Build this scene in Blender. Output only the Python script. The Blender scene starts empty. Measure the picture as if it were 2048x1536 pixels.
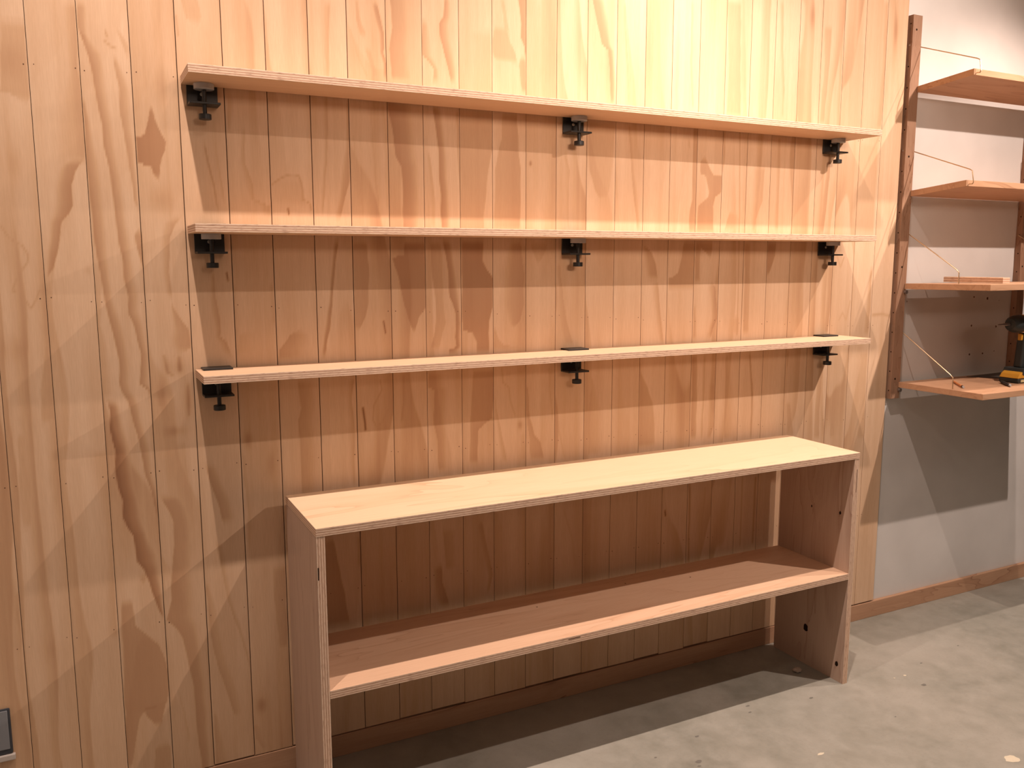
import bpy, bmesh, math, random
import numpy as np
from mathutils import Vector, Matrix
random.seed(7)
sc = bpy.context.scene
COL = sc.collection

# ------------------------------------------------------------------ camera
cam_d = bpy.data.cameras.new('camera')
cam = bpy.data.objects.new('camera', cam_d)
COL.objects.link(cam)
cam_d.sensor_width = 36.0
cam_d.lens = 1714.86 / 2048 * 36.0
cam_d.clip_start = 0.02
Rv = Vector((0.89306254, -0.44993086, -0.00123332))
Uv = Vector((0.0644206, 0.12515386, 0.99004369))
Fv = Vector((0.44529685, 0.88425038, -0.14075503))
m = Matrix((Rv, Uv, -Fv)).transposed().to_4x4()
m.translation = Vector((0.0606, -2.0595, 1.2755))
cam.matrix_world = m
sc.camera = cam

# ------------------------------------------------------------------ view
sc.view_settings.view_transform = 'Standard'
sc.view_settings.look = 'None'
sc.view_settings.gamma = 1.0
sc.view_settings.use_curve_mapping = False
sc.view_settings.exposure = 0.0

# ------------------------------------------------------------------ world and lights
P_WORLD = 0.0
w = bpy.data.worlds.new('world')
sc.world = w
w.use_nodes = True
w.node_tree.nodes['Background'].inputs['Color'].default_value = (1.0, 0.88, 0.80, 1)
w.node_tree.nodes['Background'].inputs['Strength'].default_value = P_WORLD


def spot(name, loc, aim, power, ang, blend, col, size):
    l = bpy.data.lights.new(name, 'SPOT')
    l.energy = power
    l.color = col
    l.spot_size = math.radians(ang)
    l.spot_blend = blend
    l.shadow_soft_size = size
    o = bpy.data.objects.new(name, l)
    COL.objects.link(o)
    o.location = loc
    o.rotation_euler = (Vector(aim) - Vector(loc)).to_track_quat('-Z', 'Y').to_euler()
    return o


WARM = (1.0, 0.80, 0.69)
# ceiling spots: one row close to the wall, one row further into the room
P_H, P_R, P_L, P_W1, P_W2, P_A, P_F = 130, 92, 96, 10, 150, 9, 8.5
spot('spot_light_middle', (1.60, -0.65, 2.62), (1.50, -0.40, 1.55), P_H, 108, 1.0, WARM, 0.012)
spot('spot_light_right', (3.10, -0.65, 2.62), (3.05, -0.55, 1.0), P_R, 105, 0.7, WARM, 0.012)
spot('spot_light_left', (0.17, -0.65, 2.62), (0.30, -0.50, 1.0), P_L, 120, 1.0, WARM, 0.012)
spot('spot_light_room_left', (0.72, -1.50, 2.57), (0.90, 0.0, 1.2), P_W1, 120, 0.9, WARM, 0.015)
spot('spot_light_room_right', (3.10, -1.50, 2.57), (2.30, -0.2, 0.9), P_W2, 95, 0.8, WARM, 0.015)
al = bpy.data.lights.new('ambient_fill_light', 'AREA')  # unseen soft lamp added under the ceiling for ambient fill
al.shape = 'RECTANGLE'
al.size = 3.0
al.size_y = 2.0
al.energy = P_A
al.color = (1.0, 0.88, 0.80)
alo = bpy.data.objects.new('ambient_fill_light', al)
COL.objects.link(alo)
alo.location = (0.6, -3.2, 2.85)
# broad floodlight panel across the room, aimed at the upper wall
fl_ = bpy.data.lights.new('flood_panel_light', 'AREA')
fl_.shape = 'RECTANGLE'
fl_.size = 1.4
fl_.size_y = 0.5
fl_.spread = math.radians(42)
fl_.energy = P_F
fl_.color = (1.0, 0.74, 0.58)
flo = bpy.data.objects.new('flood_panel_light', fl_)
COL.objects.link(flo)
flo.location = (1.6, -3.9, 2.35)
flo.rotation_euler = (Vector((1.7, 0, 2.15)) - flo.location).to_track_quat('-Z', 'Y').to_euler()

# ------------------------------------------------------------------ materials


def new_mat(name):
    mt = bpy.data.materials.new(name)
    mt.use_nodes = True
    nt = mt.node_tree
    bs = nt.nodes['Principled BSDF']
    return mt, nt, bs


def N(nt, t, **kw):
    n = nt.nodes.new(t)
    for k, v in kw.items():
        if k.startswith('i_'):
            n.inputs[k[2:].replace('_', ' ')].default_value = v
        else:
            setattr(n, k, v)
    return n


def lk(nt, a, b):
    nt.links.new(a, b)


def ramp(nt, fac, stops):
    r = nt.nodes.new('ShaderNodeValToRGB')
    e = r.color_ramp.elements
    e[0].position, e[0].color = stops[0][0], (*stops[0][1], 1)
    e[1].position, e[1].color = stops[1][0], (*stops[1][1], 1)
    for p, c in stops[2:]:
        x = e.new(p)
        x.color = (*c, 1)
    lk(nt, fac, r.inputs['Fac'])
    return r.outputs['Color']


def mapped(nt, scale, coord='Object'):
    tc = nt.nodes.new('ShaderNodeTexCoord')
    mp = nt.nodes.new('ShaderNodeMapping')
    mp.inputs['Scale'].default_value = scale
    lk(nt, tc.outputs[coord], mp.inputs['Vector'])
    return mp.outputs['Vector']


def noise(nt, vec, scale, detail=3, rough=0.5, dist=0.0):
    n = nt.nodes.new('ShaderNodeTexNoise')
    n.inputs['Scale'].default_value = scale
    n.inputs['Detail'].default_value = detail
    n.inputs['Roughness'].default_value = rough
    n.inputs['Distortion'].default_value = dist
    lk(nt, vec, n.inputs['Vector'])
    return n.outputs['Fac']


def mixc(nt, fac, a, b, mode='MIX'):
    mx = nt.nodes.new('ShaderNodeMix')
    mx.data_type = 'RGBA'
    mx.blend_type = mode
    for s, v in ((mx.inputs[0], fac), (mx.inputs[6], a), (mx.inputs[7], b)):
        if hasattr(v, 'is_linked') or hasattr(v, 'links'):
            lk(nt, v, s)
        elif isinstance(v, tuple):
            s.default_value = (*v, 1)
        else:
            s.default_value = v
    return mx.outputs[2]


def math_n(nt, op, a, b=0.0):
    n = nt.nodes.new('ShaderNodeMath')
    n.operation = op
    for i, v in ((0, a), (1, b)):
        if hasattr(v, 'links'):
            lk(nt, v, n.inputs[i])
        else:
            n.inputs[i].default_value = v
    return n.outputs[0]


WL = (0.74, 0.52, 0.35)   # pale sapwood
WM = (0.62, 0.41, 0.25)
WD = (0.44, 0.235, 0.125)


def mat_wall_wood():
    mt, nt, bs = new_mat('timber_boards')
    at = nt.nodes.new('ShaderNodeAttribute')
    at.attribute_name = 'grain'
    c = ramp(nt, at.outputs['Fac'], [(0.0, WL), (1.0, (0.10, 0.04, 0.02)), (0.30, (0.625, 0.40, 0.24)), (0.65, WD), (0.85, (0.25, 0.11, 0.055))])
    v = mapped(nt, (1, 1, 0.06))
    f = noise(nt, v, 420, 3, 0.6)
    fl = math_n(nt, 'SUBTRACT', f, 0.5)
    c2 = mixc(nt, math_n(nt, 'ADD', math_n(nt, 'MULTIPLY', fl, 0.55), 0.12), c, (0.42, 0.24, 0.13))
    lk(nt, c2, bs.inputs['Base Color'])
    bs.inputs['Roughness'].default_value = 0.55
    bs.inputs['Specular IOR Level'].default_value = 0.25
    return mt


def mat_flat(name, col, rough=0.5, metal=0.0, spec=0.5):
    mt, nt, bs = new_mat(name)
    v = mapped(nt, (1, 1, 1))
    f = noise(nt, v, 60, 3)
    c = mixc(nt, f, tuple(x * 0.93 for x in col), tuple(min(1, x * 1.07) for x in col))
    lk(nt, c, bs.inputs['Base Color'])
    bs.inputs['Roughness'].default_value = rough
    bs.inputs['Metallic'].default_value = metal
    bs.inputs['Specular IOR Level'].default_value = spec
    return mt


def mat_ply_face(name, axis, light=WL, mid=WM, dark=WD, seed=0.0, amount=1.0, scale=7.0):
    """broad cathedral figure running along one axis"""
    mt, nt, bs = new_mat(name)
    s = [1, 1, 1]
    s[axis] = 0.16
    tc = nt.nodes.new('ShaderNodeTexCoord')
    mp = nt.nodes.new('ShaderNodeMapping')
    mp.inputs['Scale'].default_value = s
    mp.inputs['Location'].default_value = (seed, seed * 1.7, seed * 0.6)
    lk(nt, tc.outputs['Object'], mp.inputs['Vector'])
    v = mp.outputs['Vector']
    a = noise(nt, v, scale, 3, 0.55, 0.8)
    saw = math_n(nt, 'FRACT', math_n(nt, 'MULTIPLY', a, 7.0))
    c = ramp(nt, saw, [(0.0, light), (1.0, dark), (0.45, light), (0.93, mid)])
    big = noise(nt, v, scale * 0.55, 2)
    msk = ramp(nt, big, [(0.40, (0, 0, 0)), (0.62, (amount, amount, amount))])
    c2 = mixc(nt, msk, tuple((l * 3 + q) / 4 for l, q in zip(light, mid)), c)
    s2 = [1, 1, 1]
    s2[axis] = 0.03
    fine = noise(nt, mapped(nt, s2), 380, 3, 0.6)
    c3 = mixc(nt, math_n(nt, 'MULTIPLY', math_n(nt, 'SUBTRACT', fine, 0.42), 0.7), c2, dark)
    lk(nt, c3, bs.inputs['Base Color'])
    bs.inputs['Roughness'].default_value = 0.5
    bs.inputs['Specular IOR Level'].default_value = 0.25
    return mt


def mat_ply_edge(name, th_axis, len_axis, th, plies=7):
    """laminated edge: alternating long-grain and cross-grain veneers"""
    mt, nt, bs = new_mat(name)
    tc = nt.nodes.new('ShaderNodeTexCoord')
    sp = nt.nodes.new('ShaderNodeSeparateXYZ')
    lk(nt, tc.outputs['Object'], sp.inputs[0])
    s = [0, 0, 0]
    s[th_axis] = 300
    s[len_axis] = 14
    mp = nt.nodes.new('ShaderNodeMapping')
    mp.inputs['Scale'].default_value = s
    lk(nt, tc.outputs['Object'], mp.inputs['Vector'])
    wob = noise(nt, mp.outputs['Vector'], 1.0, 2)
    pos = math_n(nt, 'MULTIPLY', sp.outputs[th_axis], plies / th)
    pos = math_n(nt, 'ADD', pos, math_n(nt, 'MULTIPLY', math_n(nt, 'SUBTRACT', wob, 0.5), 0.35))
    fr = math_n(nt, 'FRACT', math_n(nt, 'MULTIPLY', pos, 0.5))
    base = ramp(nt, fr, [(0.0, (0.78, 0.60, 0.46)), (1.0, (0.50, 0.31, 0.21)), (0.46, (0.76, 0.57, 0.42)),
                         (0.50, (0.28, 0.14, 0.08)), (0.56, (0.56, 0.36, 0.25)), (0.95, (0.52, 0.32, 0.22))])
    s2 = [0, 0, 0]
    s2[th_axis] = 900
    s2[len_axis] = 45
    mp2 = nt.nodes.new('ShaderNodeMapping')
    mp2.inputs['Scale'].default_value = s2
    lk(nt, tc.outputs['Object'], mp2.inputs['Vector'])
    br = noise(nt, mp2.outputs['Vector'], 1.0, 3, 0.65)
    msk = ramp(nt, br, [(0.53, (0, 0, 0)), (0.66, (0.8, 0.8, 0.8))])
    c = mixc(nt, msk, base, (0.24, 0.12, 0.07))
    lk(nt, c, bs.inputs['Base Color'])
    bs.inputs['Roughness'].default_value = 0.75
    bs.inputs['Specular IOR Level'].default_value = 0.15
    return mt


def mat_concrete():
    mt, nt, bs = new_mat('polished_concrete')
    v = mapped(nt, (1, 1, 1))
    a = noise(nt, v, 2.6, 5, 0.6, 0.4)
    b = noise(nt, v, 14, 5, 0.65, 0.2)
    c = noise(nt, v, 130, 3, 0.6)
    col = ramp(nt, a, [(0.30, (0.205, 0.20, 0.165)), (0.72, (0.36, 0.335, 0.29)), (0.52, (0.275, 0.262, 0.22))])
    col = mixc(nt, ramp(nt, b, [(0.35, (0, 0, 0)), (0.75, (0.6, 0.6, 0.6))]), col, (0.39, 0.37, 0.325))
    col = mixc(nt, ramp(nt, c, [(0.55, (0, 0, 0)), (0.8, (0.35, 0.35, 0.35))]), col, (0.22, 0.20, 0.17))
    lk(nt, col, bs.inputs['Base Color'])
    r = ramp(nt, b, [(0.3, (0.42, 0.42, 0.42)), (0.8, (0.62, 0.62, 0.62))])
    lk(nt, r, bs.inputs['Roughness'])
    bs.inputs['Specular IOR Level'].default_value = 0.35
    return mt


def mat_plaster():
    mt, nt, bs = new_mat('painted_plaster')
    v = mapped(nt, (1, 1, 1))
    a = noise(nt, v, 3.5, 4, 0.5)
    b = noise(nt, v, 260, 2, 0.5)
    col = ramp(nt, a, [(0.3, (0.60, 0.575, 0.55)), (0.7, (0.70, 0.675, 0.65))])
    lk(nt, col, bs.inputs['Base Color'])
    bp = nt.nodes.new('ShaderNodeBump')
    bp.inputs['Strength'].default_value = 0.06
    bp.inputs['Distance'].default_value = 0.002
    lk(nt, b, bp.inputs['Height'])
    lk(nt, bp.outputs[0], bs.inputs['Normal'])
    bs.inputs['Roughness'].default_value = 0.45
    return mt


M = dict(
    wall=mat_wall_wood(),
    gap=mat_flat('gap_shadow_backing', (0.05, 0.022, 0.012), 0.9, spec=0.1),
    nail=mat_flat('nail_hole', (0.10, 0.05, 0.03), 0.8, spec=0.1),
    plaster=mat_plaster(),
    floor=mat_concrete(),
    stain=mat_flat('dark_floor_stain', (0.17, 0.16, 0.14), 0.6, spec=0.2),
    pale=mat_flat('pale_floor_stain', (0.62, 0.55, 0.42), 0.7, spec=0.2),
    shelf_face=mat_ply_face('plywood_face', 0, seed=0.3, amount=0.55),
    shelf_edge=mat_ply_edge('plywood_edge', 2, 0, 0.0174),
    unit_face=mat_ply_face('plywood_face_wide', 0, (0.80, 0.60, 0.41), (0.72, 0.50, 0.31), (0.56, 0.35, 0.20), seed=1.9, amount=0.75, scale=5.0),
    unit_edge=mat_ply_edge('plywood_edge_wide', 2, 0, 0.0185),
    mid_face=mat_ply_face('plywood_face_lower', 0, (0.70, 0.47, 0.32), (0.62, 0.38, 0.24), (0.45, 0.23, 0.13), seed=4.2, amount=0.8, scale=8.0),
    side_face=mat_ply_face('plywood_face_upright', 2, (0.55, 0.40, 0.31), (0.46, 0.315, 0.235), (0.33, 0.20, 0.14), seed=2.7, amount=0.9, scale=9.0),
    side_edge=mat_ply_edge('plywood_edge_upright', 0, 2, 0.0187),
    base=mat_ply_face('skirting_wood', 0, (0.50, 0.30, 0.185), (0.42, 0.235, 0.14), (0.27, 0.13, 0.075), seed=6.1, amount=1.0, scale=6.0),
    oak=mat_ply_face('oiled_post_wood', 2, (0.36, 0.215, 0.14), (0.28, 0.155, 0.095), (0.17, 0.085, 0.05), seed=3.3, amount=1.0, scale=22.0),
    oak_shelf=mat_ply_face('oiled_shelf_wood', 0, (0.56, 0.33, 0.20), (0.48, 0.27, 0.155), (0.36, 0.18, 0.10), seed=5.3, amount=0.8, scale=9.0),
    black=mat_flat('black_powder_coat', (0.022, 0.021, 0.020), 0.45, spec=0.4),
    grey_pad=mat_flat('grey_pressure_pad', (0.42, 0.41, 0.41), 0.45),
    silver=mat_flat('silver_screw', (0.75, 0.72, 0.66), 0.3, 0.8),
    brass=mat_flat('brass_rod', (0.66, 0.50, 0.32), 0.28, 0.9),
    hole=mat_flat('drilled_hole', (0.02, 0.01, 0.006), 0.9, spec=0.1),
    d_black=mat_flat('drill_rubber', (0.025, 0.03, 0.03), 0.5),
    d_yellow=mat_flat('drill_yellow', (0.62, 0.30, 0.03), 0.45),
    d_white=mat_flat('drill_print', (0.60, 0.52, 0.30), 0.5),
    steel=mat_flat('steel', (0.30, 0.26, 0.24), 0.35, 0.7),
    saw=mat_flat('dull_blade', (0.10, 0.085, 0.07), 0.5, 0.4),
    pencil=mat_flat('pencil_orange', (0.70, 0.27, 0.09), 0.45),
    outlet=mat_flat('outlet_grey', (0.22, 0.23, 0.25), 0.35),
    outlet_dark=mat_flat('outlet_gasket', (0.035, 0.04, 0.05), 0.4),
    outlet_lip=mat_flat('outlet_pale_lip', (0.52, 0.47, 0.43), 0.4),
    chip=mat_flat('plaster_chip', (0.45, 0.36, 0.29), 0.9, spec=0.1),
)

# ------------------------------------------------------------------ mesh helpers


class MB:
    def __init__(self):
        self.v, self.f, self.mi = [], [], []

    def box(self, x0, x1, y0, y1, z0, z1, mi=0, mi_th=None, th=2):
        b = len(self.v)
        for z in (z0, z1):
            for y in (y0, y1):
                for x in (x0, x1):
                    self.v.append((x, y, z))
        fs = [((0, 2, 3, 1), 2), ((4, 5, 7, 6), 2), ((0, 1, 5, 4), 1), ((2, 6, 7, 3), 1), ((0, 4, 6, 2), 0), ((1, 3, 7, 5), 0)]
        for f, ax in fs:
            self.f.append(tuple(b + i for i in f))
            self.mi.append(mi_th if (mi_th is not None and ax == th) else mi)
        return self

    def prism(self, pts, axis, a, b_, mi=0):
        """extrude a closed 2-D outline along an axis from a to b_"""
        b = len(self.v)
        n = len(pts)
        for s in (a, b_):
            for p, q in pts:
                c = [p, q]
                c.insert(axis, s)
                self.v.append(tuple(c))
        self.f.append(tuple(b + i for i in range(n))[::-1])
        self.f.append(tuple(b + n + i for i in range(n)))
        self.mi += [mi, mi]
        for i in range(n):
            j = (i + 1) % n
            self.f.append((b + i, b + j, b + n + j, b + n + i))
            self.mi.append(mi)
        return self

    def lathe(self, prof, c, axis=2, n=28, mi=0):
        """prof: (distance along axis, radius)"""
        b = len(self.v)
        for h, r in prof:
            for k in range(n):
                t = 2 * math.pi * k / n
                q = [r * math.cos(t), r * math.sin(t)]
                q.insert(axis, h)
                self.v.append(tuple(q[i] + c[i] for i in range(3)))
        for i in range(len(prof) - 1):
            for k in range(n):
                k2 = (k + 1) % n
                self.f.append((b + i * n + k, b + i * n + k2, b + (i + 1) * n + k2, b + (i + 1) * n + k))
                self.mi.append(mi)
        self.f.append(tuple(b + k for k in range(n))[::-1])
        e = b + (len(prof) - 1) * n
        self.f.append(tuple(e + k for k in range(n)))
        self.mi += [mi, mi]
        return self

    def tube(self, pts, r, n=10, mi=0):
        pts = [Vector(p) for p in pts]
        b = len(self.v)
        up = Vector((1, 0, 0))
        for i, p in enumerate(pts):
            d = (pts[min(i + 1, len(pts) - 1)] - pts[max(i - 1, 0)]).normalized()
            s = d.cross(up)
            if s.length < 1e-4:
                s = d.cross(Vector((0, 0, 1)))
            s.normalize()
            t = s.cross(d)
            for k in range(n):
                a = 2 * math.pi * k / n
                self.v.append(tuple(p + s * r * math.cos(a) + t * r * math.sin(a)))
        for i in range(len(pts) - 1):
            for k in range(n):
                k2 = (k + 1) % n
                self.f.append((b + i * n + k, b + i * n + k2, b + (i + 1) * n + k2, b + (i + 1) * n + k))
                self.mi.append(mi)
        self.f.append(tuple(b + k for k in range(n)))
        e = b + (len(pts) - 1) * n
        self.f.append(tuple(e + k for k in range(n))[::-1])
        self.mi += [mi, mi]
        return self

    def disc(self, c, r, axis, sign=1, n=10, mi=0, sq=1.0, jit=0.0):
        b = len(self.v)
        for k in range(n):
            t = 2 * math.pi * k / n
            rr = r * (1 + random.uniform(-jit, jit))
            q = [rr * math.cos(t), rr * sq * math.sin(t)]
            q.insert(axis, 0)
            self.v.append(tuple(q[i] + c[i] for i in range(3)))
        f = tuple(b + k for k in range(n))
        self.f.append(f if sign > 0 else f[::-1])
        self.mi.append(mi)
        return self

    def build(self, name, mats, parent=None, loc=(0, 0, 0), bevel=0.0, smooth=False, seg=2):
        me = bpy.data.meshes.new(name)
        me.from_pydata(self.v, [], self.f)
        if not isinstance(mats, (list, tuple)):
            mats = [mats]
        for q in mats:
            me.materials.append(q)
        me.polygons.foreach_set('material_index', self.mi)
        bm = bmesh.new()
        bm.from_mesh(me)
        bmesh.ops.recalc_face_normals(bm, faces=bm.faces)
        bm.to_mesh(me)
        bm.free()
        o = bpy.data.objects.new(name, me)
        COL.objects.link(o)
        o.location = loc
        if parent:
            o.parent = parent
        if bevel:
            bv = o.modifiers.new('bevel', 'BEVEL')
            bv.width = bevel
            bv.segments = seg
            bv.limit_method = 'ANGLE'
            bv.angle_limit = math.radians(40)
        if smooth:
            for p in me.polygons:
                p.use_smooth = True
            es = o.modifiers.new('edges', 'EDGE_SPLIT')
            es.split_angle = math.radians(35)
        return o


def struct(o):
    o['kind'] = 'structure'
    return o


def tag(o, label, cat, group=None):
    o['label'] = label
    o['category'] = cat
    if group:
        o['group'] = group
    return o


def thing(name, loc, label, cat, group=None):
    o = bpy.data.objects.new(name, None)
    COL.objects.link(o)
    o.location = loc
    o.empty_display_size = 0.05
    return tag(o, label, cat, group)


def copy_tree(root, loc, label):
    r = root.copy()
    COL.objects.link(r)
    r.location = loc
    r['label'] = label

    def rec(src, dst):
        for ch in src.children:
            c = ch.copy()
            COL.objects.link(c)
            c.parent = dst
            rec(ch, c)
    rec(root, r)
    return r


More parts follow.
